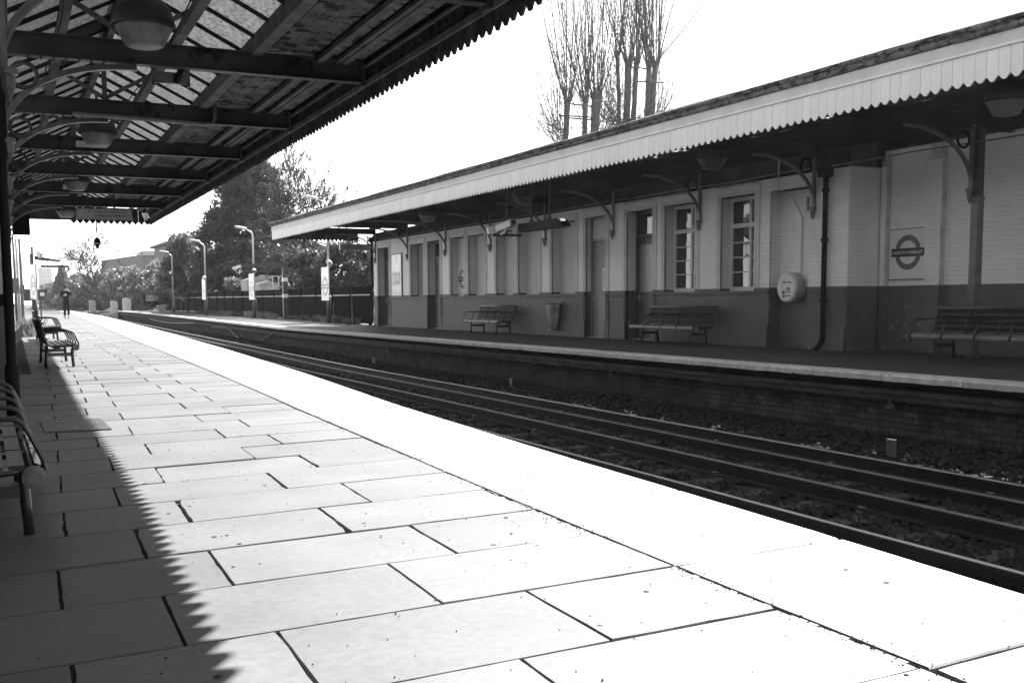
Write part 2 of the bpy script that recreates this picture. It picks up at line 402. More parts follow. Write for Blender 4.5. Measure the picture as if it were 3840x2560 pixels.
for y0, y1, lab, px in ((44, 57, 'thick cable looping down the far platform wall between two high points', 0), (62, 80, 'pale cable running along the top of the wall near the platform ramp', 1)):
    cb = MB(); L = y1 - y0
    pts = [(10.38, y0 + L * t, (gf(y0) - .28) + (-.55 * math.sin(math.pi * min(1, t * 1.5)) if not px else -.12 * math.sin(t * 3.1))) for t in np.linspace(0, 1, 24)]
    cb.tube(pts, .028, 6); o = cb.build('wall_cable', m_cab if px else m_iron2); tag(o, lab, 'cable')

# ================================================================== NEAR PLATFORM
np_t = bpy.data.objects.new('near_platform', None); COL.objects.link(np_t); np_t['kind'] = 'structure'
YP = [-8, -4, 0, 2, 3, 4.1, 5, 6, 7.2, 8.5, 11, 14, 17.2, 21, 26, 31, 36, 42, 48, 55, 62, 70, 78, 86, 100, 115, 130]
sheet('mortar_bed', [[(-5 if Y < 60 else -1, Y, gn(Y) - .02), (cY(Y), Y, gn(Y) - .02), (eY(Y) - .02, Y, gn(Y) - .02)] for Y in YP], m_mortar, parent=np_t)
b_ = MB(); b_.sweep([(-1.2, -.03), (-.02, -.03), (-.02, -.10), (-.22, -.12), (-.22, -.9), (-1.2, -.9)], [(eY(Y), Y, gn(Y), (1, 0)) for Y in YP]); b_.build('platform_wall', m_darkbrick, np_t)
def Yrow(k, X):
    kk = max(-4, min(k, 3)); return 5.12 + .70 * k + (X - .2) * (.125 + .013 * kk) + .02
def slab_mesh(corners, zc, jit, seg, t=.05, ch=.006):
    """corners: 4 (x,y) anticlockwise; jittered outline, chamfered rim"""
    out_ = []
    for i in range(4):
        a = Vector(corners[i]); b = Vector(corners[(i + 1) % 4]); d = (b - a).normalized(); nrm = Vector((d.y, -d.x))
        for s in range(seg):
            t_ = s / seg; p = a.lerp(b, t_) - nrm * abs(random.gauss(0, jit)) * (1.6 if s == 0 else 1)
            if s == 0: p = p + (b - a).normalized() * jit * 1.5 - nrm * 0
            out_.append(p)
    cx = sum((p.x for p in out_)) / len(out_); cyy = sum((p.y for p in out_)) / len(out_); n = len(out_)
    V = [(cx + (p.x - cx) * .994, cyy + (p.y - cyy) * .99, zc(p.x, p.y)) for p in out_]
    V += [(p.x, p.y, zc(p.x, p.y) - ch) for p in out_] + [(p.x, p.y, zc(p.x, p.y) - t) for p in out_]
    F = [tuple(range(n))]
    for r in (0, n):
        F += [(r + i, r + n + i, r + n + (i + 1) % n, r + (i + 1) % n) for i in range(n)]
    return V, F
SV, SF = [], []; cnt = 0
for k in range(-7, 120):
    Ym = 5.12 + .7 * k + .35
    js = [-4.6, -3.45, -2.43, -1.78, -.74, 0] if k % 2 else [-5, -4.1, -3.1, -2.1, -1.1, 0]
    js = [j + (random.uniform(-.03, .03) if -4.4 < j < 0 else 0) for j in js]
    for a, b in zip(js[:-1], js[1:]):
        x0 = cY(Ym) + a; x1 = cY(Ym) + b
        if Ym > 3 and x1 < .0104 * Ym - .7: continue
        gp = random.choice((.0, .001, .002, .004)) + random.random() * .002 if Ym < 12 else .006
        def P(x, kk): 
            y = Yrow(kk, x); return (x + (cY(y) - cY(Ym)), y)
        c4 = [P(x0 + gp, k), P(x1 - gp, k), P(x1 - gp, k + 1), P(x0 + gp, k + 1)]
        c4 = [(x, y + (gp * .6 if i < 2 else -gp * .6)) for i, (x, y) in enumerate(c4)]
        tx, ty, z0 = random.gauss(0, .0018), random.gauss(0, .0018), random.gauss(0, .002)
        zc = lambda x, y, tx=tx, ty=ty, z0=z0, x0=x0, Ym=Ym: gn(y) + z0 + tx * (x - x0 - .5) + ty * (y - Ym)
        near = Ym < 13 and Ym > 1
        V, F = slab_mesh(c4, zc, random.choice((.002, .003, .005)) if near else .001, 7 if near else 1)
        if cnt < 300 and Ym > 1.5:
            mesh_obj('slab', V, F, m_slab, np_t); cnt += 1
        else:
            n0 = len(SV); SV += V; SF += [tuple(i + n0 for i in f) for f in F]
o = mesh_obj('paving_slabs', SV, SF, m_slab, np_t); o['kind'] = 'stuff'
# access cover in the paving
ac = MB(); ac.box(.46, 1.02, 10.68, 11.72, -.004, .012); o = ac.build('access_cover', m_beam, np_t)
hk = MB()
for x, y in ((.60, 11.55), (.66, 11.55), (.66, 10.85), (.72, 10.85)): hk.lathe([(.02, 0), (.02, .008)], (x, y, .012), 8)
hk.build('lifting_eye', m_galv, o)
# coping slabs, nose strip painted white
Y = -5.01 - 1.5
while Y < 128:
    L = 1.5; y0 = Y + .007; y1 = Y + L - .007
    for (fa, fb, nm, mt) in ((0, 1, 'coping_slab', m_cope), (1, 2, 'edge_stone', m_nose)):
        def xa(y, f):
            e = eY(y); c_ = cY(y) + (.0 if y < 20 else 0)
            return c_ + .016 if f == 0 else (e - .19 if f == 1 else e)
        tilt = .1 if Y < 12 else .05
        pts = []
        for yy_, f in ((y0, fa), (y0, fb), (y1, fb), (y1, fa)):
            pts.append((xa(yy_, f) + (.004 if f == fa and fa else 0), yy_ + (xa(yy_, f) - cY(yy_)) * tilt))
        V, F = slab_mesh(pts, lambda x, y: gn(y) + .001, .002 if Y < 13 else .0006, 8 if Y < 13 else 1, t=.09 if fa else .05)
        mesh_obj(nm, V, F, mt, np_t)
    Y += 1.5
# rubble mortar lumps in the widest joint
MVc, MHc = [], []
for Y in np.arange(2.6, 7.5, .055):
    if random.random() < .75:
        MVc.append((cY(Y) + .001 + random.uniform(-.002, .002), Y, -.012)); MHc.append((.006, .022, .007 + random.random() * .004))
boxes('joint_mortar', MVc, MHc, m_cope, np_t)
# grit lying on the slabs and old gum trodden flat
n = 900; gy_ = 2.2 + 9 * RNG.random(n) ** 1.4; gx_ = RNG.uniform(.1, 3.4, n); kk = RNG.random(n) < .6
gx_[kk] = np.array([cY(y) for y in gy_[kk]]) + RNG.normal(0, .03, kk.sum())
V, F = octas(n, np.stack([gx_, gy_, np.full(n, .003)], 1), RNG.uniform(.0015, .0045, n)[:, None] * np.ones((n, 3)))
np_mesh('grit', V, F, m_dirt, kind='stuff')
gm = MB()
for q in range(70):
    y = 2.4 + 10 * random.random(); gm.lathe([(random.uniform(.007, .014), 0), (.004, .002)], (random.uniform(.3, 3.3), y, .0035), 9)
gm.build('gum_spots', m_mortar, np_t, kind='stuff')
# strip of earth and low kerb along the foot of the near building
st = MB(); st.bar((wX(19) + .13, 19, .03), (wX(34) + .13, 34, gn(34) + .03), .2, .06); st.build('wall_kerb', m_darkbrick, np_t)

# ================================================================== FAR PLATFORM
fp = bpy.data.objects.new('far_platform', None); COL.objects.link(fp); fp['kind'] = 'structure'
YF = [-6, 0, 5, 10, 20, 30, 42, 50, 60, 70, 80, 87, 98]
sheet('far_mortar_bed', [[(XC + .02, Y, gf(Y) - .015), (18 if Y > 43 else 15.4, Y, gf(Y) - .015)] for Y in YF], m_soot, parent=fp)
f_ = MB(); f_.sweep([(.34, -.9), (.34, -.05), (3.9, -.05), (3.9, -.9)], [(XC, Y, gf(Y), (1, 0)) for Y in YF]); f_.build('platform_core', m_soot, fp)
# coping stones 1.28 m long with chipped arrises
k = 0; Y = 9.34 - 1.285 * 9
while Y < 98:
    L = 1.285; z = gf(Y + .6); seg = 9 if Y < 30 else 3; V = []; F = []
    # profile: back, top back, top front, front top, front bottom, under
    pr_ = [(.42, -.06), (.42, 0), (.022, 0), (0, -.02), (.004, -.085), (.42, -.085)]
    for s in range(seg + 1):
        y = Y + .008 + (L - .016) * s / seg
        for i, (u, v) in enumerate(pr_):
            j = random.gauss(0, .003) if i in (2, 3, 4) else 0
            if s in (0, seg) and i in (3, 4): j += .006
            V.append((XC + u + j, y, gf(y) + v + (random.gauss(0, .002) if i == 4 else 0)))
    m6 = 6
    for s in range(seg):
        for i in range(m6): F.append((s * m6 + i, (s + 1) * m6 + i, (s + 1) * m6 + (i + 1) % m6, s * m6 + (i + 1) % m6))
    F += [tuple(range(m6)), tuple(seg * m6 + i for i in range(m6 - 1, -1, -1))]
    mesh_obj('coping_stone', V, F, m_farcope, fp); Y += L
# paving behind the coping
c_s, h_s = [], []; cnt = 0
for i, Y in enumerate(np.arange(3, 97, .92)):
    xs = [10.64, 11.5, 12.4, 13.3, 14.16] if i % 2 else [10.64, 11.1, 12.0, 12.9, 13.8, 14.16]
    if Y < 15.2: xs += [15.05]
    if Y > 43: xs += [15.2]
    for a, b in zip(xs[:-1], xs[1:]):
        ce = ((a + b) / 2, Y + .46, gf(Y + .46) - .02 + random.uniform(-.002, .002)); hh = ((b - a) / 2 - .005, .455, .02)
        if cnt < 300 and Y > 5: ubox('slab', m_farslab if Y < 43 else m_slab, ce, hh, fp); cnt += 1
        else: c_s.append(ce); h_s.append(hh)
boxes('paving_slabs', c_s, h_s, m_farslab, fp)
# retaining wall: corbelled course under the coping and courses of brick
cc = MB()
cc.sweep([(.30, -.34), (.17, -.34), (.17, -.27), (.13, -.26), (.13, -.20), (.30, -.20)], [(XC, Y, gf(Y), (1, 0)) for Y in YF]); cc.build('corbel_course', m_darkbrick, fp)
C1, H1 = [], []; nb = 0
big = []
for row in range(12):
    st_ = row % 2
    Y = 3.0
    while Y < 98:
        L = .215 if st_ == 0 else .1025
        if st_ and random.random() < .12: L = .215
        z = gf(Y) - .36 - row * .0775
        if z > gt(Y) - .02:
            big.append((Y, (XC + .34 - .012 + random.uniform(-.004, .004), Y + L / 2, z), (.02, L / 2 - .005, .0325)))
        Y += L + .0
sel = [b for b in big if 8 < b[0] < 15]; sel.sort(key=lambda b: b[0]); keepN = set(id(b) for b in sel[:300])
for b in big:
    if id(b) in keepN: ubox('brick', m_darkbrick, b[1], b[2], fp)
    else: C1.append(b[1]); H1.append(b[2])
boxes('brickwork', C1, H1, m_darkbrick, fp)
# ramp at the far end of the platform
rp = MB(); rp.prism([(XC, 98, -.9), (XC, 98, gf(98)), (XC, 113, -.25), (XC, 113, -.9)], (4, 0, 0)); rp.build('platform_ramp', m_farslab, fp)
rc = MB(); rc.bar((XC + .08, 97.9, gf(98) + .015), (XC + .08, 113, -.23), .2, .05); rc.build('ramp_coping', m_farcope, fp)
# earth bank behind the fence and beyond the ramp
rows = []
for Y in [43.2, 50, 60, 70, 80, 90, 98, 106, 116, 130, 150, 190, 240, 320, 450, 700]:
    x0 = 14.3 if Y < 99 else (13.0 if Y < 112 else rY(Y) + 3.0); h = 1 if Y < 90 else 1.6
    rows.append([(x0 + dx, Y, gt(Y) - .1 + (gf(Y) - gt(Y) + .1) * (1 if Y < 99 else min(1, dx / 2)) + h * (1 - math.exp(-max(0, dx - 1) / 6)) + random.uniform(-.1, .1) * (dx > 1)) for dx in (0, 1, 2.5, 4, 6, 9, 14, 22, 40, 80)])
sheet('earth_bank', rows, m_bank)
rows = []
for Y in [92, 110, 130, 170, 220, 320, 500, 700]:
    x1 = rY(Y) - 6.2
    rows.append([(x1 - dx, Y, gt(Y) - .1 + 1.4 * (1 - math.exp(-dx / 5))) for dx in (0, 1, 3, 6, 12, 30, 80)])
sheet('left_bank', rows, m_bank)

# ================================================================== FAR STATION BUILDING
fb = thing('station_building', 'white painted brick station building with a dark dado on the far platform', 'building', (XF, 25, .22))
Z0 = .22; ZD = 1.40; ZS0 = 1.19; ZS1 = 1.345; ZP = .64; ZT = 3.54; DEP = .27
# openings: y far jamb, y near jamb, bottom, head, kind
OPEN = [(42.02, 40.72, Z0, 3.25, 'doorA'), (38.34, 37.03, ZS1, 3.22, 'dark'), (36.60, 35.47, Z0, 3.25, 'doorC'),
        (34.50, 33.39, ZS1, 3.25, 'blindR'), (33.0, 31.74, ZS1, 3.25, 'blind'), (30.86, 29.70, ZS1, 3.25, 'blind'),
        (29.34, 28.02, ZS1, 3.25, 'blind'), (27.23, 25.91, ZS1, 3.27, 'blind'), (25.32, 24.30, Z0, 3.28, 'doorI'),
        (23.30, 22.14, Z0, 3.28, 'doorJ'), (21.63, 20.44, ZS1, 3.29, 'win'), (19.49, 18.35, ZS1, 3.29, 'win'),
        (17.87, 16.71, Z0, 3.28, 'recess')]
# core walls behind the facing bricks
def wall_core(x, y0, y1, z0, z1, ops, name, mat, th=.35):
    mb = MB(); ys = sorted([y0, y1] + [v for o in ops for v in (o[0], o[1])])
    for a, b in zip(ys[:-1], ys[1:]):
        if b - a < 1e-4: continue
        m_ = (a + b) / 2; zz = [(z0, z1)]
        for o in ops:
            if o[1] < m_ < o[0]:
                zz = []
                if o[2] > z0 + .01: zz.append((z0, min(o[2], z1)))
                if o[3] < z1: zz.append((max(o[3], z0), z1))
        for (p, q) in zz:
            if q > p: mb.box(x, x + th, a, b, p, q)
    return mb.build(name, mat, fb)
wall_core(XF + .003, 15.67, 42.58, Z0 - .05, ZD, OPEN, 'lower_wall', m_dadoj)
wall_core(XF + .003, 15.67, 42.58, ZD, ZT, OPEN, 'upper_wall', m_whitej)
bodyb = MB(); bodyb.box(XF + .62, XF + 6, 15.67, 42.58, Z0 - .05, 4.0); bodyb.box(15.5, XF + 6, -4, 15.66, Z0 - .05, 4.0); bodyb.build('rear_wall', m_darkbrick, fb)
# facing bricks
cntW = [0, 0]
def courses(x, y0, y1, z0, z1, ops, mat, nm, indiv=None, xdir=1, jut=.0):
    Cs, Hs = [], []; nrow = int(round((z1 - z0) / .0785)); h = (z1 - z0) / nrow
    for r_ in range(nrow):
        zc = z0 + (r_ + .5) * h; y = y0 - (.11 if r_ % 2 else 0)
        while y < y1:
            a, b = max(y, y0), min(y + .225, y1); y += .225
            segs = [(a, b)]
            for o in ops:
                if o[2] < zc + h * .3 and zc - h * .3 < o[3]:
                    ns = []
                    for (p, q) in segs:
                        if q <= o[1] or p >= o[0]: ns.append((p, q)); continue
                        if p < o[1]: ns.append((p, o[1]))
                        if q > o[0]: ns.append((o[0], q))
                    segs = ns
            for (p, q) in segs:
                if q - p < .02: continue
                c = (x + .006 + random.uniform(-.0012, .0012), (p + q) / 2, zc); hh = (.009, (q - p) / 2 - .0018, h / 2 - .0026)
                if indiv and indiv(c) and cntW[0] < 300: ubox('brick', mat, c, hh, fb, bev=.25); cntW[0] += 1
                else: Cs.append(c); Hs.append(hh)
    boxes(nm, Cs, Hs, mat, fb)
SUR = [(o[0] + .17, o[1] - .17, (o[2] if o[2] > 1 else Z0), o[3] + .2) for o in OPEN if o[4] != 'recess'] + [(17.87, 16.71, Z0, 3.28)]
courses(XF, 15.67, 42.58, ZD, ZT, SUR, m_white, 'brickwork', indiv=lambda c: c[1] < 20.4 and c[1] > 15.6)
DOORS = [o for o in OPEN if o[2] < 1]
courses(XF, 15.67, 42.58, ZP, ZS0, DOORS, m_dado, 'dado_brickwork')
courses(XF - .04, 15.67, 42.58, Z0, ZP - .02, DOORS, m_dado, 'plinth_brickwork')
pb = MB(); sb = MB(); s2 = MB(); db = MB()
ys = [15.67] + [v for o in sorted(DOORS, key=lambda o: o[1]) for v in (o[1], o[0])] + [42.58]
for a, b in zip(ys[::2], ys[1::2]):
    pb.box(XF - .042, XF + .012, a, b, ZP - .02, ZP + .012)
    sb.box(XF - .055, XF + .02, a, b, ZS1 - .035, ZS1); sb.box(XF - .03, XF + .012, a, b, ZS1 - .07, ZS1 - .035)
    s2.box(XF - .016, XF + .012, a, b, ZS0 - .02, ZS0 + .03)
pb.build('plinth_capping', m_dado, fb); sb.build('sill_course', m_dado, fb); s2.build('string_course', m_dado, fb)
# strip of dark paint between sill course and the white
courses(XF, 15.67, 42.58, ZS1, ZD + .0, [(o[0], o[1], Z0, 3) for o in OPEN], m_dado, 'dado_top_bricks')
hd = MB(); hd.box(XF - .02, XF + .012, 15.67, 42.58, ZT - .01, ZT + .32); hd.build('wall_plate', m_soffit2, fb)
# raised surrounds (architraves) with two steps, white above the dado line and dark below
for o in OPEN:
    y1, y0, z0, z1, kd = o
    if kd == 'recess': continue
    for (za, zb, mt, nm) in ((max(z0, ZD), z1 + .2, m_trim, 'surround'),) + (((z0 + .0, ZD, m_dado, 'surround_foot'),) if z0 < 1 else ()):
        mb = MB()
        mbs = []
        for s_, yj in ((1, y1), (-1, y0)):
            if nm == 'surround_foot': mb = MB(); mbs.append(mb)
            top = zb if za >= ZD else ZD
            for (w0, w1, pr_) in ((0, .05, .022), (.052, .085, .045), (.087, .165, .03)):
                a, b = sorted((yj + s_ * w0, yj + s_ * w1))
                zt = min(top, z1 + w1) if nm == 'surround' else top
                mb.box(XF - pr_, XF + .02, a, b, za, zt)
        if nm == 'surround':
            for (w0, w1, pr_) in ((0, .05, .022), (.052, .085, .045), (.087, .19, .03)):
                mb.box(XF - pr_ + .002, XF + .02, y0 - w0, y1 + w0, z1 + w0 + .001, z1 + w1)
        else:
            for q_, (s_, yj) in enumerate(((1, y1), (-1, y0))):
                a, b = sorted((yj, yj + s_ * .22)); mbs[q_].box(XF - .06, XF, a, b, z0, ZP + .02); mbs[q_].build(nm, mt, fb)
            continue
        mb.build(nm, mt, fb)
# reveals
rvw, rvd = MB(), MB(); Cw, Hw, Cd, Hd = [], [], [], []
for o in OPEN:
    y1, y0, z0, z1, kd = o; d = .16 if kd == 'doorI' else DEP
    for za, zb, mb, CC, HH in ((max(z0, ZD), z1, rvw, Cw, Hw), (z0, ZD, rvd, Cd, Hd)):
        if zb <= za: continue
        mb.box(XF + .02, XF + d + .1, y1, y1 + .012, za, zb); mb.box(XF + .02, XF + d + .1, y0 - .012, y0, za, zb)
        nr = max(1, int(round((zb - za) / .0785))); h = (zb - za) / nr
        for r_ in range(nr):
            HH.append((d / 2 + .0, .003, h / 2 - .004)); CC.append((XF + .03 + d / 2, y1 - .004, za + (r_ + .5) * h))
    rvw.box(XF + .02, XF + d + .1, y0, y1, z1, z1 + .02)
    if z0 > 1: rvd.box(XF, XF + d + .1, y0, y1, z0 - .02, z0 - .001)
rvw.build('reveals', m_whitej, fb); rvd.build('dark_reveals', m_dadoj, fb)
boxes('reveal_bricks', Cw, Hw, m_white, fb); boxes('dark_reveal_bricks', Cd, Hd, m_dado, fb)
# fillings
def handle(x, y, z, p):
    mb = MB(); mb.box(x - .012, x, y - .02, y + .02, z - .09, z + .07); mb.tube([(x - .01, y, z), (x - .05, y, z), (x - .05, y + .12, z)], .011, 6)
    mb.build('handle', m_galv, p)
def door(o, mat, glass_tr=True, half_glass=False, tz=2.67):
    y1, y0, z0, z1, kd = o; d = .16 if kd == 'doorI' else DEP; x = XF + d
    f = MB(); fw = .07
    f.box(x - .02, x + .06, y0, y0 + fw, z0, z1); f.box(x - .02, x + .06, y1 - fw, y1, z0, z1)
    f.box(x - .018, x + .06, y0 + fw, y1 - fw, z1 - fw, z1); f.box(x - .024, x + .06, y0 + fw, y1 - fw, tz, tz + .07)
    f.build('door_frame', mat, fb)
    dd = MB(); a, b = y0 + fw, y1 - fw
    dd.box(x + .01, x + .05, a + .01, b - .01, z0 + .01, tz - .01)
    do = dd.build('door', mat, fb)
    ml = MB(); st_ = .10
    for (za, zb) in ((z0 + .18, z0 + .95), (z0 + 1.12, tz - .16)):
        for (p, q, r_, s_) in ((a + st_, b - st_, za, za + .02), (a + st_, b - st_, zb - .02, zb), (a + st_, a + st_ + .02, za, zb), (b - st_ - .02, b - st_, za, zb)):
            ml.box(x - .004, x + .012, p, q, r_, s_)
    if kd != 'doorI': ml.build('door_panel_moulding', mat, do)
    if half_glass:
        gq = MB(); gq.box(x + .0, x + .011, a + st_ + .02, b - st_ - .02, z0 + 1.15, tz - .18); gq.build('door_pane', M_pale, do)
    handle(x + .01, b - .09, z0 + 1.0, do)
    tr = MB(); tr.box(x + .01, x + .03, y0 + fw, y1 - fw, tz + .07, z1 - fw); tr.build('fanlight', m_panel if kd == 'doorI' else m_glass, fb)
    th = MB(); th.box(x - .1, x + .06, y0, y1, z0, z0 + .015); th.build('threshold', m_farcope, fb)
    return do
M_pale = M('frosted_pane', .2, .3, .1, 1, 0, 20, .5)
for o in OPEN:
    y1, y0, z0, z1, kd = o; x = XF + DEP
    if kd.startswith('door'):
        do = door(o, m_doord if kd in ('doorJ', 'doorA') else m_door, half_glass=(kd in ('doorJ',)))
        if kd == 'doorI':
            n_ = MB(); yc = 24.55; n_.box(XF + .155, XF + .168, yc - .17, yc + .17, 1.42, 1.98); no_ = n_.build('notice_frame', m_plasticw, do)
            n_ = MB(); n_.box(XF + .150, XF + .157, yc - .13, yc + .13, 1.46, 1.94); n_.build('notice', m_signg, no_)
            n_ = MB()
            for q in range(9): n_.box(XF + .147, XF + .151, yc - .10, yc + .10 - .05 * (q % 3), 1.50 + q * .045, 1.515 + q * .045)
            n_.build('notice_print', m_paper, no_)
            n_ = MB(); n_.box(XF + .157, XF + .168, yc - .12, yc + .08, 1.27, 1.34); n_.build('door_plate', m_fascia, do)
    elif kd in ('blind', 'blindR', 'dark'):
        mb = MB(); mb.box(x, x + .03, y0, y1, z0, z1); mb.build('blind_panel', m_door if kd == 'dark' else m_panel, fb)
        mb = MB(); mb.box(x - .015, x, y0, y0 + .03, z0, z1); mb.box(x - .015, x, y1 - .03, y1, z0, z1); mb.build('panel_bead', m_trim if kd != 'dark' else m_door, fb)
    elif kd == 'win':
        f = MB(); fw = .065; ym = y0 + (y1 - y0) * .40; tz = 2.70
        f.box(x - .03, x + .05, y0, y0 + fw, z0, z1); f.box(x - .03, x + .05, y1 - fw, y1, z0, z1)
        f.box(x - .028, x + .05, y0 + fw, y1 - fw, z0, z0 + .09); f.box(x - .028, x + .05, y0 + fw, y1 - fw, z1 - .08, z1)
        f.box(x - .034, x + .05, ym - .035, ym + .035, z0 + .09, z1 - .08)
        for a, b in ((y0 + fw, ym - .035), (ym + .035, y1 - fw)): f.box(x - .032, x + .05, a, b, tz - .035, tz + .05)
        wo = f.build('window_frame', m_trim, fb)
        gb = MB()
        for a, b in ((y0 + fw, ym - .035), (ym + .035, y1 - fw)):
            zs = [z0 + .09] + [z0 + .09 + (tz - .035 - z0 - .09) * q / 4 for q in (1, 2, 3)] + [tz - .035]
            for z_ in zs[1:-1]: gb.box(x - .012, x + .02, a, b, z_ - .011, z_ + .011)
            for za, zb in list(zip(zs[:-1], zs[1:])) + [(tz + .05, z1 - .08)]:
                pn = MB(); pn.add([(x + .012 + random.uniform(-.004, .004), a, za), (x + .012 + random.uniform(-.004, .004), b, za), (x + .012 + random.uniform(-.004, .004), b, zb), (x + .012, a, zb)], [(0, 3, 2, 1)])
                pn.build('pane', m_glass, wo)
        gb.build('glazing_bar', m_trim, wo)
    else:
        mb = MB(); mb.box(x + .003, x + .1, y0, y1, Z0, ZD); mb.build('recess_foot', m_dadoj, fb)
        mb = MB(); mb.box(x + .003, x + .1, y0, y1, ZD, z1); mb.build('recess_wall', m_whitej, fb)
        courses(x, y0, y1, ZD, z1, [], m_white, 'recess_bricks'); courses(x, y0, y1, Z0, ZD, [], m_dado, 'recess_foot_bricks')
        vt = MB(); yv = 17.02
        for i in range(5): vt.box(x - .01, x + .008, yv - .085 + i * .04, yv - .085 + i * .04 + .014, 2.86, 3.12)
        for i in range(7): vt.box(x - .01, x + .008, yv - .09, yv + .09, 2.86 + i * .04, 2.872 + i * .04)
        vt.build('air_vent', m_dadoj, fb)
# recessed bay at the near end: return wall, pilasters and back wall
XR = 15.0
mb = MB(); mb.box(XR + .003, XR + .3, -3, 15.66, Z0 - .05, ZD); mb.box(XF + .02, XR + .3, 15.66, 15.95, Z0 - .05, ZD); mb.build('bay_lower_wall', m_dadoj, fb)
mb = MB(); mb.box(XR + .003, XR + .3, -3, 15.66, ZD, ZT + .3); mb.box(XF + .02, XR + .3, 15.66, 15.95, ZD, ZT); mb.build('bay_upper_wall', m_whitej, fb)
courses(XR, 9.5, 15.66, ZD, 3.82, [(15.62, 15.50, 0, 9), (14.55, 14.20, 0, 9)], m_white, 'bay_bricks')
courses(XR, 9.5, 15.66, Z0, ZD, [(15.62, 15.50, 0, 9), (14.55, 14.20, 0, 9)], m_dado, 'bay_dado_bricks')
for a, b in ((15.50, 15.62), (14.20, 14.55)):
    mb = MB(); mb.box(XR - .115, XR + .012, a, b, Z0, ZD); mb.build('pilaster_foot', m_dadoj, fb)
    mb = MB(); mb.box(XR - .115, XR + .012, a, b, ZD, ZT + .1); mb.build('pilaster', m_whitej, fb)
    courses(XR - .125, a, b, ZD, ZT, [], m_white, 'pilaster_bricks'); courses(XR - .125, a, b, Z0, ZD, [], m_dado, 'pilaster_foot_bricks')
Cw, Hw, Cd, Hd = [], [], [], []
for r_ in range(42):
    z = Z0 + .04 + r_ * .0785; x = XF + .002 - (.11 if r_ % 2 else 0)
    while x < XR:
        a, b = max(x, XF + .002), min(x + .225, XR); x += .225
        if b - a < .03: continue
        (Cw if z > ZD else Cd).append(((a + b) / 2, 15.662 + random.uniform(-.001, .001), z)); (Hw if z > ZD else Hd).append(((b - a) / 2 - .0015, .009, .0362))
boxes('return_bricks', Cw, Hw, m_white, fb); boxes('return_dado_bricks', Cd, Hd, m_dado, fb)
# damp patch: bricks where the paint has come away
m_flaked = M('bare_flaked_brick', .24, .85, .6, 7, .6, 40, .1, obj_var=.3, patch=(.5, .13, 9))
C_, H_ = [], []
for zr, k_ in sorted({(min(10, max(2, int(random.gauss(6, 2.2)))), int(random.gauss(0, 2.0))) for q in range(26)}):
    C_.append((XR - .008, 15.0 + k_ * .14 + (.07 if zr % 2 else 0), Z0 + .04 + zr * .0785)); H_.append((.007, .064, .034))
boxes('flaked_brick', C_, H_, m_flaked, fb)
C_, H_ = [], []
for zr, yk in sorted({(random.randint(0, 4), random.choice((15.85, 16.0, 16.42, 16.56))) for q in range(4)}):
    C_.append((XF - .050, yk, Z0 + .04 + zr * .0785)); H_.append((.007, .06, .032))
boxes('flaked_corner_brick', [c for c in C_ if c[2] < ZP - .05], [h for c, h in zip(C_, H_) if c[2] < ZP - .05], m_flaked, fb)
# fittings on the wall
def pipe(y, x, z0, z1, lab, r=.05):
    t = thing('downpipe', lab, 'drainpipe', (x, y, z0), 0, None)
    mb = MB(); mb.tube([(0, 0, z1 - z0), (0, 0, .25), (-.04, 0, .12), (-.16, -.02, .03)], r, 10); mb.build('pipe', m_black, t, True, keep=False)
    for z in (.9, 2.0, 2.9):
        mb = MB(); mb.lathe([(r + .018, 0), (r + .018, .06)], (0, 0, z), 10); mb.build('collar', m_black, t, keep=False)
    mb = MB(); mb.box(-.1, .1, -.12, .12, z1 - z0 - .06, z1 - z0 + .12); mb.build('hopper', m_black, t, keep=False)
pipe(16.19, XF - .08, Z0, 3.45, 'black cast iron downpipe running down the wall beside the white help point')
pipe(42.75, XF - .02, Z0, 3.6, 'dark downpipe at the far left corner of the station building beside the fence')
cd_ = MB(); x = XF + DEP - .02
cd_.tube([(XF - .03, 17.6, 3.9), (XF - .03, 17.6, 3.33), (x, 17.48, 3.1), (x, 17.22, 2.75), (x, 17.22, 1.62)], .014, 6); o = cd_.build('conduit', m_trim); tag(o, 'thin painted conduit dropping from the canopy to the help point', 'conduit')
hp = thing('help_point', 'round white help point drum on the wall with two buttons and a small screen', 'help point', (XF + DEP - .02, 17.36, 1.40))
HM = frame_mat((0, 0, 0), (0, -1, 0), (0, 0, 1))
def disc(r, z0, z1, n=32, M_=HM, bev=.0):
    mb = MB(); pr_ = [(r, z0), (r, z1 - bev), (r - bev, z1)] if bev else [(r, z0), (r, z1)]
    mb.lathe(pr_, (0, 0, 0), n); return mb.xf(M_)
disc(.29, 0, .14).build('back_drum', m_fascia, hp, keep=False)
disc(.275, .14, .16).build('seam', m_iron2, hp, keep=False)
fc = disc(.29, .16, .25, bev=.03).build('front_cover', m_plasticw, hp, keep=False)
for nm, r, u, v, mt in (('emergency_button', .036, -.06, -.10, m_signd), ('information_button', .03, -.055, -.175, m_iron2)):
    disc(r, 0, .012, 14).xf(Matrix.Translation(HM @ Vector((u, v, .25)))).build(nm, mt, hp, keep=False)
mb = MB(); mb.box(.02, .13, -.06, 0, .25, .256); mb.xf(HM).build('screen', m_iron2, hp, keep=False)
mb = MB(); mb.box(-.115, -.1, -.2, .17, .25, .254); mb.xf(HM).build('trim_strip', m_fascia, hp, keep=False)
text('lettering', 'Help Point', .062, m_signd, hp, HM @ Matrix.Translation((.03, .10, .251)), keep=False)
text('lettering', 'Emergency', .036, m_signd, hp, HM @ Matrix.Translation((.07, -.085, .251)), keep=False)
text('lettering', 'Information', .036, m_signd, hp, HM @ Matrix.Translation((.075, -.165, .251)), keep=False)
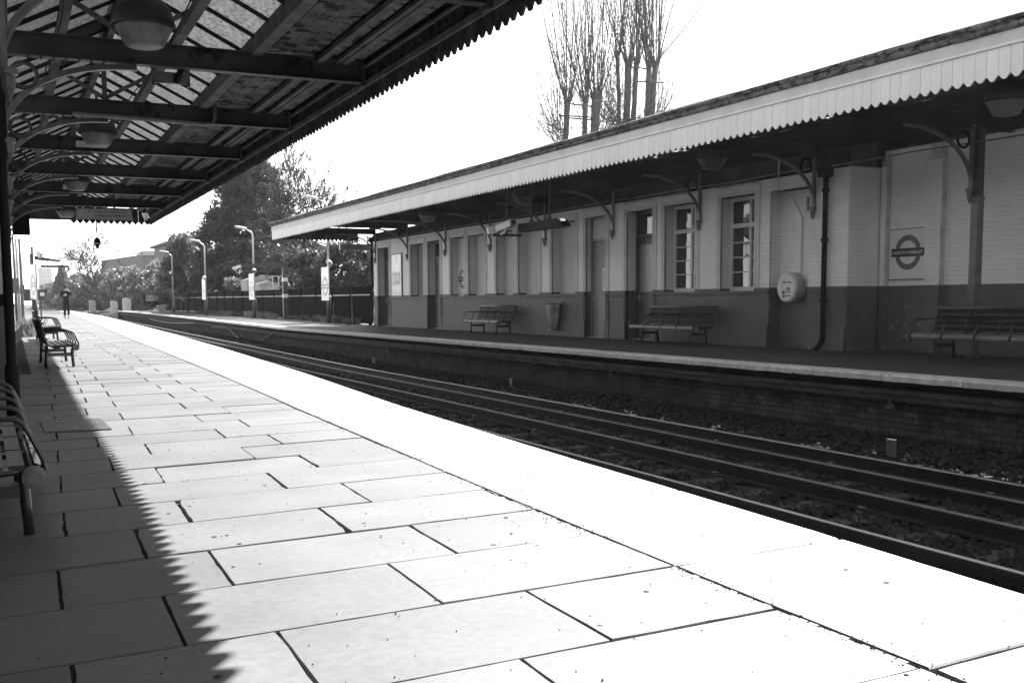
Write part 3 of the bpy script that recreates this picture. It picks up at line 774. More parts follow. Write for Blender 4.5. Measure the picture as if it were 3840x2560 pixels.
# poster
po = thing('poster', 'tall glossy poster in a dark frame beside the leftmost door of the far building', 'poster', (XF, 39.78, 1.35))
mb = MB(); mb.box(-.045, 0, -.57, .57, 0, 1.62); mb.build('poster_frame', m_iron, po, keep=False)
mb = MB(); mb.box(-.05, -.044, -.51, .51, .05, 1.57); pp = mb.build('poster_sheet', M('poster_print', .38, .2, .35, 2.5, 0, 20, .6), po, keep=False)
mb = MB(); mb.box(-.053, -.049, -.40, .45, .45, .92); mb.build('dark_picture', m_signg, po, keep=False)
mb = MB()
for i, (a, b) in enumerate(((-.42, .4), (-.3, .32), (-.36, .36))): mb.box(-.053, -.049, a, b, .18 + i * .06, .20 + i * .06)
for i in range(7): mb.box(-.056, -.052, -.3 + i * .1, -.3 + i * .1 + random.uniform(.03, .07), .5 + random.uniform(0, .1), .8)
mb.build('poster_lines', m_signw, po, keep=False)
# roundel signs
def roundel(parent, M_, R_, name_size, keep=True, words='NORTH WEMBLEY', th=.004, ringmat=None):
    rg = ringmat or m_signg
    a = math.radians(16)
    for (a0, a1) in ((a, math.pi - a), (math.pi + a, 2 * math.pi - a)):
        mb = MB(); mb.ring(R_ * .68, R_, th, 24, None, a0, a1); mb.xf(M_).build('roundel_ring', rg, parent, keep=keep)
    mb = MB(); mb.box(-R_ * 1.26, R_ * 1.26, -R_ * .24, R_ * .24, 0, th + .001); mb.xf(M_).build('name_bar', m_signd, parent, keep=keep)
    text('lettering', words, name_size, m_signw, parent, M_ @ Matrix.Translation((0, -.005, th + .001)), keep=keep, t=.001)
ws = thing('station_sign', 'square white roundel sign reading NORTH WEMBLEY on the recessed white brick wall', 'sign', (XR - .02, 15.02, 1.96))
mb = MB(); mb.box(-.012, .018, -.44, .44, -.44, .44); mb.build('sign_panel', M('sign_panel_pale', .7, .35, .05, 2, 0, 20, .4), ws, keep=False)
mb = MB(); mb.box(-.02, .02, -.45, .45, .44, .455); mb.box(-.02, .02, -.45, .45, -.455, -.44); mb.build('sign_edge', m_iron2, ws, keep=False)
roundel(ws, frame_mat((-.0125, 0, .03), (0, -1, 0), (0, 0, 1)), .31, .086, keep=False)
w2 = thing('station_sign', 'narrow roundel sign half hidden inside the pale blind panel between the doors', 'sign', (XF + DEP - .02, 34.05, 1.9))
mb = MB(); mb.box(-.012, .018, -.44, .44, -.45, .45); mb.build('sign_panel', m_signw, w2, keep=False)
roundel(w2, frame_mat((-.0125, 0, 0), (0, -1, 0), (0, 0, 1)), .31, .086, keep=False)
# clear rubbish bag on its hoop
bgt = thing('rubbish_bag', 'clear plastic rubbish bag hanging from a hoop on the wall right of the second bench', 'bin bag', (XF - .2, 26.8, 0))
mb = MB(); mb.tube([(.19 * math.cos(t), .19 * math.sin(t) * 1.1, 1.08) for t in np.linspace(0, 2 * math.pi, 20)], .012, 6); mb.tube([(.19, 0, 1.08), (.2, 0, .95)], .02, 6); mb.build('hoop', m_iron, bgt, keep=False)
V, F = [], []; n = 28; prb = [(1.13, .23), (1.10, .215), (1.05, .19), (.95, .185), (.8, .17), (.65, .15), (.52, .135), (.42, .12), (.37, .07), (.36, .01)]
for i, (z, r_) in enumerate(prb):
    for k in range(n):
        t = 2 * math.pi * k / n; rr = r_ * (1 + .10 * math.sin(5 * t + i * .4) + .06 * math.sin(11 * t)) ; V.append((rr * math.cos(t) + .03, rr * math.sin(t) + (.9 - z) * -.06, z + .015 * math.sin(7 * t) * (i < 2)))
for i in range(len(prb) - 1):
    for k in range(n): F.append((i * n + k, i * n + (k + 1) % n, (i + 1) * n + (k + 1) % n, (i + 1) * n + k))
mesh_obj('bag', V, F, m_bag, bgt, True, keep=False)
mb = MB(); mb.lathe([(.03, 0), (.035, .12), (.03, .13)], (-.02, .06, .38), 10); mb.lathe([(.07, 0), (.09, .06), (.03, .09)], (.05, -.02, .375), 8); mb.build('litter', m_signd, bgt, keep=False)
mb = MB(); mb.lathe([(.028, 0), (.028, .05)], (-.05, .09, .375), 10); mb.build('cup', m_signw, bgt, keep=False)

# ================================================================== CANOPIES
def arc_pts(x0, z0, x1, z1, n=14):
    """quarter superellipse from (x0,z0) vertical to (x1,z1) horizontal"""
    return [(x0 + (x1 - x0) * (1 - math.cos(t) ** .9 if t < math.pi / 2 else 1), z0 + (z1 - z0) * math.sin(t) ** .95) for t in np.linspace(0, math.pi / 2, n)]
def bracket(parent, xw, y, sgn, zc, zt, reach, mats, keep=True):
    """curved iron bracket: xw wall face, sgn direction of reach, zc corbel height, zt top"""
    P = arc_pts(xw, zc, xw + sgn * reach, zt)
    V, F = [], []; hw = .032; th = .03
    for i, (x, z) in enumerate(P):
        a = P[max(i - 1, 0)]; b = P[min(i + 1, len(P) - 1)]; d = Vector((b[0] - a[0], b[1] - a[1])).normalized(); nn = Vector((-d.y, d.x)) * (1 if sgn < 0 else 1)
        if nn.y < 0 or (abs(nn.y) < 1e-3 and nn.x * sgn > 0): nn = -nn
        V += [(x, y - hw, z), (x, y + hw, z), (x + nn.x * .018, y + hw, z + nn.y * .018), (x + nn.x * .018, y - hw, z + nn.y * .018),
              (x + nn.x * .018, y - .009, z + nn.y * .018), (x + nn.x * .018, y + .009, z + nn.y * .018), (x + nn.x * .06, y + .009, z + nn.y * .06), (x + nn.x * .06, y - .009, z + nn.y * .06)]
    for i in range(len(P) - 1):
        for q in ((0, 1), (1, 2), (2, 3), (3, 0), (4, 5), (5, 6), (6, 7), (7, 4)):
            F.append((8 * i + q[0], 8 * i + q[1], 8 * i + 8 + q[1], 8 * i + 8 + q[0]))
    bo = mesh_obj('bracket', V, F, mats[0], parent, keep=keep)
    mb = MB(); c_ = Vector((xw + sgn * .20, y, zt - .13))
    mb.tube([c_ + Vector((.125 * math.cos(t), 0, .125 * math.sin(t))) for t in np.linspace(0, 2 * math.pi, 22)], .022, 6); mb.build('bracket_ring', mats[1], bo)
    mb = MB(); mb.lathe([(.012, -.18), (.045, -.08), (.05, 0), (.07, .01), (.07, .05), (.05, .06)], (xw + sgn * .03, y, zc), 10)
    mb.box(xw + (-.01 if sgn > 0 else -.03), xw + (.03 if sgn > 0 else .01), y - .035, y + .035, zc, zt + .1); mb.build('corbel', mats[0], bo)
    return bo
def ibeam(parent, xa, xb, y, z, hgt, mat, nm='beam', dy=0):
    mb = MB(); mb.box(xa, xb, y - .008, y + .008, z + .012, z + hgt - .012); mb.box(xa, xb, y - .065, y + .065, z, z + .012); mb.box(xa, xb, y - .065, y + .065, z + hgt - .012, z + hgt)
    return mb.build(nm, mat, parent)
def valance_board(p, xf, y0, y1, zt, zb, ztip, mat, th=.02, ang=0., slope=0.):
    """one board with a pointed foot: notch at the joints, tip in the middle"""
    g_ = .0028
    m_ = (y0 + y1) / 2
    poly = [(xf, y0 + g_, zt), (xf, y0 + g_, zb), (xf, m_ - .02, ztip), (xf, m_ + .02, ztip), (xf, y1 - g_, zb), (xf, y1 - g_, zt)]
    poly = [(x + slope * (y - y0), y, z) for x, y, z in poly]
    mb = MB(); mb.prism(poly, (th, 0, 0)); return mb.build('valance_board', mat, p)

# ---- far canopy
fcn = thing('platform_canopy', 'long canopy over the far platform with a pale saw tooth valance seen from outside', 'canopy', (XV, 25, 3.6))
Y0, Y1 = 2.6, 44.62; pitch = .168
ys = np.arange(Y1 - pitch, Y0, -pitch)
for y in ys: valance_board(fcn, XV + random.uniform(-.0015, .0015), y, y + pitch, 4.005, 3.696, 3.638 + random.gauss(0, .003), m_board)
mb = MB(); mb.box(XV - .028, XV + .03, Y0, Y1 + .01, 4.0, 4.034); mb.build('valance_moulding', m_trim, fcn)
Yb = Y1 + .01
while Yb > Y0:
    L = random.choice((2.9, 3.3, 2.7)); mb = MB(); mb.box(XV - .012, XV + .02, max(Yb - L, Y0) + .004, Yb, 4.036, 4.165); mb.build('fascia_board', m_fascia, fcn); Yb -= L
# gutter: weathered ogee in lengths with a lead lip
Yb = Y1 + .16
while Yb > Y0:
    L = 1.83; a = max(Yb - L, Y0); dz = random.gauss(0, .004); NS = 12; prg = [(.03, -.0), (-.03, 0), (-.045, .03), (-.045, .06), (-.085, .085), (-.095, .11), (-.085, .125), (.03, .125)]
    V, F = [], []
    for s in range(NS + 1):
        y = Yb - .006 - (Yb - a - .012) * s / NS
        for (u, v) in prg: V.append((XV - .02 + u + random.gauss(0, .0035), y, 4.168 + v + dz + random.gauss(0, .0025)))
    m8 = len(prg)
    for s in range(NS):
        for i in range(m8): F.append((s * m8 + i, s * m8 + (i + 1) % m8, (s + 1) * m8 + (i + 1) % m8, (s + 1) * m8 + i))
    mesh_obj('gutter', V, F, m_peel, fcn); Yb -= L
mb = MB(); NS = 60; pts = []
for s in range(NS + 1):
    y = Y1 + .2 + (Y0 - Y1 - .2) * s / NS; pts.append((XV - .1, y, 4.297 + .008 * math.sin(y * 1.3) + random.gauss(0, .003), (1, 0)))
mb.sweep([(0, -.022), (0, .012), (.7, .05), (.7, .02)], pts); mb.build('lead_flashing', m_fascia, fcn)
# returning valance across the far end of the canopy
for y in np.arange(XV + .05, XF, pitch):
    poly = [(y + .002, Y1, 4.0), (y + .002, Y1, 3.712), (y + pitch / 2, Y1, 3.635), (y + pitch - .002, Y1, 3.712), (y + pitch - .002, Y1, 4.0)]
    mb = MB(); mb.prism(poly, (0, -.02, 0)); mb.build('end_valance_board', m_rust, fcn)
# roof: boards running along the canopy, a few short lengths missing near the edge
xs_r = np.arange(XV + .04, 15.2, .19)
holes = {14: [], 15: [], 16: [], 17: []}
rr = random.Random(3)
for i in (14, 15, 16, 17):
    y = 6.0
    while y < 25:
        y += rr.uniform(.3, 1.5); L = rr.uniform(.2, .9); holes[i].append((y, y + L)); y += L
for i, x in enumerate(xs_r):
    z = 4.02 + .10 * (x - XV); segs = []; y = -2.5
    for (a, b) in holes.get(i, []): segs.append((y, a)); y = b
    segs.append((y, Y1))
    for a, b in segs:
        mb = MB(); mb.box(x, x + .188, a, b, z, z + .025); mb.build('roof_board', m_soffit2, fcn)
rb = MB(); rb.box(XV + 3.45, XF + 6.2, -3, Y1, 4.375, 4.405); rb.build('roof_covering', m_roof, fcn)
ys_b = [42.25 - 3.67 * i for i in range(11)]
for y in ys_b:
    ibeam(fcn, XV + .03, XF + (.84 if y < 15 else 0), y, 3.80, .22, m_soffit2)
    bracket(fcn, XF - .03, y, -1, 2.83, 3.76, 1.45, (m_iron2, m_black))
mb = MB(); mb.box(XV + .9, XV + .98, -2, Y1 - .1, 3.93, 4.06); mb.build('purlin', m_soffit2, fcn)
# column standing in front of the recessed bay
col = thing('iron_column', 'square iron column standing before the recessed wall at the right, bracket above it', 'column', (14.2, 12.82, Z0))
mb = MB(); mb.box(-.07, .07, -.07, .07, 0, 1.18); mb.build('shaft_foot', m_dado, col, keep=False)
mb = MB(); mb.box(-.068, .068, -.068, .068, 1.18, 2.5); mb.build('shaft', m_iron2, col, keep=False)
mb = MB(); mb.lathe([(.07, 0), (.10, .04), (.11, .10), (.08, .14)], (0, 0, 2.42), 12); mb.build('capital', m_iron2, col, keep=False)
mb = MB(); mb.box(-.06, .06, -.06, .06, 2.54, 3.6); mb.build('head', m_iron, col, keep=False)

# ---- near canopy
ncn = thing('platform_canopy', 'near canopy seen from beneath with dirty roof glass, iron beams and a saw tooth edge', 'canopy', (2, 10, 3.6))
NA, NB = -24.0, 34.35; pitch = .168; SL = .0207  # canopy run on unseen behind the camera to darken the platform
ys = np.arange(NB - pitch, NA, -pitch)
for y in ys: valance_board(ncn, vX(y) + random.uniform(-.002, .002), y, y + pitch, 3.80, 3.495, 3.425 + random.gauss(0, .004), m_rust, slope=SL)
def along(u0, u1, z0, z1, nm, mat, a=NA, b=NB, base=vX, th=None, kind=None, seg=None):
    """box of cross section u (across, relative to base line) by z, run along the canopy"""
    mb = MB(); mb.sweep([(u0, z0), (u1, z0), (u1, z1), (u0, z1)], [(base(y), y, 0, (1, 0)) for y in (a, -10, 0, 4, 8.5, b)])
    return mb.build(nm, mat, ncn, kind=kind)
along(-.03, -.002, 3.60, 3.66, 'valance_rail', m_timber)
along(-.02, .05, 3.805, 3.95, 'fascia_board', m_rust)
along(-.05, -.022, 3.80, 3.83, 'valance_moulding', m_timber)
along(-.10, .16, 3.955, 4.03, 'gutter', m_peel)
along(-.30, -.22, 3.83, 3.87, 'soffit_moulding', m_timber)
along(-.58, -.50, 3.835, 3.89, 'soffit_moulding', m_timber)
along(-.36, -.31, 3.84, 3.88, 'soffit_moulding', m_timber)
# soffit boards between outer edge and the glazing
n_s = 8
for i in range(n_s):
    u = -.05 - (i + 1) * .145
    y = NA
    while y < NB:
        L = random.choice((2.4, 3.1, 3.67)); b = min(y + L, NB); mb = MB()
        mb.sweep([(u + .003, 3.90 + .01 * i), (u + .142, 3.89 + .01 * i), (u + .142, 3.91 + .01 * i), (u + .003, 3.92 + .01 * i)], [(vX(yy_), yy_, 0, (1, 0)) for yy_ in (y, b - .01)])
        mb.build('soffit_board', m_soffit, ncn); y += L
along(-1.27, .1, 4.04, 4.07, 'roof_covering', m_roof)
along(-1.32, -1.2, 3.84, 4.02, 'valley_beam', m_timber)
# glazed gable: ridge, purlins, glazing bars and panes
UR = -2.55; ZR = 4.62; UL = -3.80; ZE = 3.98; UO = -1.26
along(UR - .04, UR + .04, ZR - .16, ZR + .02, 'ridge_board', m_timber)
for f_ in (.5,):
    for (ua, za, ub, zb) in ((UO, ZE, UR, ZR), (UR, ZR, UL, ZE)):
        u = ua + (ub - ua) * f_; z = za + (zb - za) * f_
        along(u - .055, u + .055, z - .12, z - .02, 'purlin', m_timber)
along(UL - .05, UL + .06, ZE - .12, ZE + .0, 'wall_plate', m_beam)
panes = 0
bar_mb = {}
for (ua, za, ub, zb) in ((UO, ZE, UR, ZR), (UR, ZR, UL, ZE)):
    y = NB - .05
    while y > NA:
        L = .734; a = max(y - L, NA)
        # glazing bar
        mb = MB(); mb.bar((vX(y) + ua, y, za), (vX(y) + ub, y, zb), .035, .05); mb.build('glazing_bar', m_soffit2, ncn)
        for fa, fb_ in ((.01, .5), (.5, .99)):
            gap = .022
            P4 = []
            for (yy_, ff) in ((y - gap, fa), (a + gap, fa), (a + gap, fb_), (y - gap, fb_)):
                P4.append((vX(yy_) + ua + (ub - ua) * ff, yy_, za + (zb - za) * ff + .012 + (.012 if fa > .1 else 0)))
            if random.random() < .07 and y < 30:
                mesh_obj('boarded_pane', P4, [(0, 1, 2, 3)], m_soffit2, ncn)
            elif panes < 300: mesh_obj('pane', P4, [(0, 1, 2, 3)], m_roofglass, ncn); panes += 1
        y = a - .0
ncb = [12.5 + 3.67 * i for i in range(-9, 6)]
for y in ncb:
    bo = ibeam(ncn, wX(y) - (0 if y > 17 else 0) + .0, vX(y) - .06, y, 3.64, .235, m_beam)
    mb = MB(); mb.box(vX(y) - .075, vX(y) - .03, y - .09, y + .09, 3.60, 3.88)
    mb.build('beam_end_plate', m_beam, bo)
    mb = MB()
    for q in range(7):
        xx_ = wX(y) + .25 + q * .12; mb.lathe([(.014, 0), (.012, -.008), (.004, -.012)], (xx_, y - .045, 3.64), 6); mb.lathe([(.014, 0), (.012, -.008), (.004, -.012)], (xx_, y + .045, 3.64), 6)
    mb.build('rivets', m_beam, bo, kind='stuff')
    bracket(ncn, wX(y) + .0, y, 1, 2.76, 3.58, 1.3, (m_iron2, m_iron))
# king posts and struts over the beams
for y in ncb:
    mb = MB(); mb.box(vX(y) + UR - .03, vX(y) + UR + .03, y - .03, y + .03, 3.87, ZR - .1); mb.build('king_post', m_timber, ncn)
    for s_ in (-1, 1):
        mb = MB(); mb.bar((vX(y) + UR, y, 3.9), (vX(y) + UR + s_ * .62, y, 4.26), .04, .05); mb.build('strut', m_timber, ncn)
# end valance
mb = MB(); mb.box(wX(NB), 2.4, NB - .08, NB, 3.52, 3.9); mb.build('end_beam', m_beam, ncn)
for y in np.arange(2.4, vX(NB) - .1, pitch):
    poly = [(y + .002, NB, 3.9), (y + .002, NB, 3.51), (y + pitch / 2, NB, 3.42), (y + pitch - .002, NB, 3.51), (y + pitch - .002, NB, 3.9)]
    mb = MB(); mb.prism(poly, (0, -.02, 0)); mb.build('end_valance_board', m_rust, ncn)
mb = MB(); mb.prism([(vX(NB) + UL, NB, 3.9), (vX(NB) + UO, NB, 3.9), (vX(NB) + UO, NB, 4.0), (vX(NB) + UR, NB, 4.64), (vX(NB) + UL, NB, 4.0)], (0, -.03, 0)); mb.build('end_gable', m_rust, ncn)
# iron columns of the near canopy, before the wall begins
for y, lab in ((16.17, 'slender iron column at the left edge, the one further along'), (12.5, 'slender iron column at the left edge, the nearer one')):
    t = thing('iron_column', lab, 'column', (wX(y) - .04, y, 0), 0, 'iron columns under the near canopy')
    mb = MB(); mb.lathe([(.07, 0), (.07, .5), (.05, .55), (.045, 2.6), (.07, 2.66), (.07, 3.64)], (0, 0, 0), 12); mb.build('shaft', m_black, t, True, keep=False)
# conduit under the second beam and junction fittings
mb = MB(); y = 16.05; mb.tube([(1.2, y, 3.66), (2.9, y, 3.62), (3.02, y, 3.64), (3.06, y, 3.72), (3.06, y, 3.9)], .028, 8); o = mb.build('conduit', m_iron2); tag(o, 'thick conduit with a bend running under the second beam of the near canopy', 'conduit')

# ---- hanging dome lamps (four under each canopy)
def make_lamp():
    t = thing('canopy_lamp', 'x', 'lamp', (0, 0, 0), 0, 'dome lamps hanging under the canopies')
    mb = MB(); mb.lathe([(.275, 0), (.27, .06), (.24, .15), (.18, .22), (.10, .27), (.05, .30), (.05, .33)], (0, 0, 0), 24); mb.build('hood', m_beam, t, True, keep=False)
    mb = MB(); mb.lathe([(.255, -.004), (.245, -.03), (.17, -.17), (.14, -.185), (.02, -.19)], (0, 0, 0), 24); mb.build('bowl', m_bowl, t, True, keep=False)
    mb = MB(); mb.lathe([(.283, -.012), (.283, .012)], (0, 0, 0), 24, cap=False); mb.build('rim', m_iron, t, True, keep=False)
    mb = MB(); mb.tube([(0, 0, .3), (0, 0, .62)], .02, 8); mb.build('stem', m_iron, t, keep=False)
    return t
lp = make_lamp(); TR = tree_of()
spots = [(1.43, 10.7, 3.63, 'large dome lamp hanging nearest the camera under the near canopy'), (1.69, 18.0, 3.69, 'second dome lamp under the near canopy'),
         (1.91, 25.3, 3.70, 'third dome lamp under the near canopy'), (2.18, 32.7, 3.66, 'small dome lamp beside the Southbound sign'),
         (12.2, 10.6, 3.72, 'dome lamp at the top right corner under the far canopy'), (12.2, 17.1, 3.72, 'dome lamp above the two white windows under the far canopy'),
         (12.2, 25.0, 3.72, 'dome lamp beside the hanging poles of the train indicator'), (12.2, 31.5, 3.72, 'dome lamp above the blind panels under the far canopy')]
for i, (x, y, z, lab) in enumerate(spots):
    o = lp if i == 0 else copy_tree(lp, None, TR); o.location = (x, y, z); o['label'] = lab

# ---- signs, camera and indicator under the canopies
sb_ = thing('platform_sign', 'hanging sign under the near canopy reading Southbound platform 1', 'sign', (2.9, 30.0, 3.27))
mb = MB(); mb.box(-.67, .67, 0, .12, 0, .25); mb.build('sign_box', m_iron2, sb_, keep=False)
mb = MB(); mb.box(-.65, .65, -.012, 0, .015, .235); mb.build('sign_face', m_lightbox, sb_, keep=False)
mb = MB(); mb.box(-.67, .67, -.016, .0, -.012, .0); mb.build('sign_trim', m_galv, sb_, keep=False)
SM = frame_mat((0, -.0125, 0), (1, 0, 0), (0, 0, 1))
text('lettering', 'Overground and Bakerloo line', .062, m_signd, sb_, SM @ Matrix.Translation((.13, .175, 0)), keep=False)
text('lettering', 'Southbound platform 1', .088, m_signd, sb_, SM @ Matrix.Translation((.17, .085, 0)), keep=False)
mb = MB(); mb.ring(.018, .026, .002, 16); mb.box(-.04, .04, -.005, .005, 0, .0025); mb.xf(SM @ Matrix.Translation((-.36, .178, 0))).build('small_roundel', m_signd, sb_, keep=False)
for x in (-.40, .22):
    mb = MB(); mb.box(x, x + .045, .03, .07, .25, .62); mb.build('hanger', m_iron, sb_, keep=False)
nb_ = thing('platform_sign', 'hanging sign at the end of the far canopy reading Northbound platform 2', 'sign', (13.99, 44.0, 3.27))
mb = MB(); mb.box(-.73, .73, 0, .12, 0, .235); mb.build('sign_box', m_iron2, nb_, keep=False)
mb = MB(); mb.box(-.71, .71, -.012, 0, .012, .223); mb.build('sign_face', m_lightbox, nb_, keep=False)
mb = MB(); mb.box(-.77, -.73, -.01, .13, 0, .27); mb.build('end_cap', m_galv, nb_, keep=False)
text('lettering', 'Bakerloo line and Overground', .066, m_signd, nb_, SM @ Matrix.Translation((-.15, .17, 0)), keep=False)
text('lettering', 'Northbound platform 2', .088, m_signd, nb_, SM @ Matrix.Translation((-.18, .085, 0)), keep=False)
mb = MB(); mb.ring(.018, .026, .002, 16); mb.box(-.04, .04, -.005, .005, 0, .0025); mb.xf(SM @ Matrix.Translation((.42, .172, 0))).build('small_roundel', m_signd, nb_, keep=False)
for x in (-.4, .4):
    mb = MB(); mb.tube([(x, .05, .23), (x, .05, .6)], .02, 6); mb.build('hanger', m_iron, nb_, keep=False)

ind = thing('train_indicator', 'long dark train indicator hung edge on from two poles under the far canopy', 'indicator board', (12.2, 24.0, 2.86))
mb = MB(); mb.prism([(-.12, -1.25, 0), (-.12, 1.05, 0), (-.12, 1.05, .2), (-.12, -1.0, .2), (-.12, -1.18, .13)], (.24, 0, 0)); mb.build('housing', m_black, ind, keep=False)
for y in (-.42, .53):
    mb = MB(); mb.tube([(0, y, .2), (0, y, 1.25)], .032, 8); mb.lathe([(.055, 0), (.055, .05), (.035, .07)], (0, y, .2), 8); mb.build('pole', m_iron, ind, keep=False)
def cctv(name, lab, loc, rz, scale=1., group=None, pitch=-.25):
    t = thing(name, lab, 'camera', loc, rz, group); t.scale = (scale,) * 3
    mb = MB(); mb.prism([(-.08, 0, 0), (.08, 0, 0), (.075, 0, .11), (.05, 0, .14), (-.05, 0, .14), (-.075, 0, .11)], (0, .42, 0))
    mb.xf(Matrix.Translation((0, -.15, .05)) @ Matrix.Rotation(pitch, 4, 'X')).build('camera_housing', m_plasticw, t, keep=False)
    mb = MB(); mb.lathe([(.05, 0), (.05, .02)], (0, 0, 0), 14); mb.xf(Matrix.Translation((0, -.155, .12)) @ Matrix.Rotation(pitch, 4, 'X') @ Matrix.Rotation(math.pi / 2, 4, 'X')).build('lens', m_clear, t, keep=False)
    mb = MB(); mb.tube([(0, .06, .03), (0, .08, -.06), (0, .2, -.1)], .025, 8); mb.lathe([(.05, 0), (.06, .03), (.04, .06)], (0, .06, -.02), 10); mb.build('mount', m_plasticw, t, keep=False)
    return t
cctv('security_camera', 'white security camera of the pair left of the train indicator, its hood pointing left', (12.0, 25.9, 2.92), R(80), 1.25, 'cameras under the far canopy')
cctv('security_camera', 'white security camera facing the tracks at the left end of the train indicator', (11.9, 25.25, 2.95), R(20), 1.25, 'cameras under the far canopy')
mb = MB(); mb.box(11.6, 12.4, 25.5, 25.58, 2.78, 2.84); mb.tube([(12.0, 25.54, 2.8), (12.0, 25.54, 4.0)], .025, 6); o = mb.build('camera_bracket', m_iron); tag(o, 'dark bracket carrying the two white cameras under the far canopy', 'bracket')
cctv('security_camera', 'small camera at the outer corner of the near canopy right of the Southbound sign', (4.30, 33.2, 3.62), R(-15), 1.0)
pm = thing('hanging_mirror', 'dark cone shaped fitting hanging on a long rod below the end of the near canopy', 'fitting', (3.05, 33.9, 2.7))
mb = MB(); mb.tube([(0, 0, .3), (0, 0, .78)], .018, 6); mb.build('rod', m_iron, pm, keep=False)
mb = MB(); mb.lathe([(.02, 0), (.07, .1), (.10, .13), (.10, .17), (.08, .28), (.03, .32)], (0, 0, 0), 12); mb.build('cone', m_black, pm, keep=False)
mb = MB(); mb.lathe([(.105, .135), (.105, .16)], (0, 0, 0), 12, cap=False); mb.build('band', m_galv, pm, keep=False)
bx = thing('speaker_box', 'dark box under the end of the near canopy beside the wall', 'box', (1.05, 33.0, 3.0))
mb = MB(); mb.box(-.22, .22, -.1, .1, 0, .55); mb.build('box', m_black, bx, keep=False)
mb = MB(); mb.tube([(0, 0, .55), (0, 0, .8)], .02, 6); mb.build('hanger', m_iron, bx, keep=False)

jf = thing('cable_bracket', 'small iron frame hanging under the nearest beam of the near canopy', 'bracket', (1.95, 12.62, 3.5))
mb = MB(); mb.box(-.2, .2, 0, .012, .0, .02); mb.box(-.2, -.17, 0, .03, -.03, .16); mb.box(.17, .2, 0, .03, -.03, .16); mb.box(-.17, .17, .0, .01, .02, .12); mb.build('frame', m_iron2, jf, keep=False)
mb = MB(); mb.tube([(.05, .0, .02), (.10, -.06, .14), (.14, -.08, .26), (.05, -.08, .3)], .035, 8); mb.build('cable_gland', m_black, jf, True, keep=False)
for x, y, z, lab in ((1.75, 19.76, 3.70, 'small pale plate on the third beam of the near canopy'), (2.0, 27.1, 3.70, 'small pale plate on a far beam of the near canopy')):
    mb = MB(); mb.box(x - .24, x + .24, y - .02, y, z, z + .10); o = mb.build('plate', m_fascia); tag(o, lab, 'plate')
for k_, (u, z, lab) in enumerate(((-2.2, 3.91, 'thin sagging cable running along above the beams of the near canopy'), (-3.3, 3.92, 'second thin cable above the beams close to the near wall'))):
    pts = [(vX(y) + u + .04 * math.sin(y * 1.1 + k_), y, z - .045 * abs(math.sin((y - 12.5) * math.pi / 3.67)) ) for y in np.arange(4, 34, .45)]
    mb = MB(); mb.tube(pts, .008, 5); o = mb.build('cable', m_black); tag(o, lab, 'cable')
mb = MB(); pts = [(XF - .05, y, 3.60 - .02 * abs(math.sin(y * .9))) for y in np.arange(9.8, 42, .6)]; mb.tube(pts, .014, 5); o = mb.build('cable', m_iron2); tag(o, 'thin cable clipped along the top of the white wall under the far canopy', 'cable')

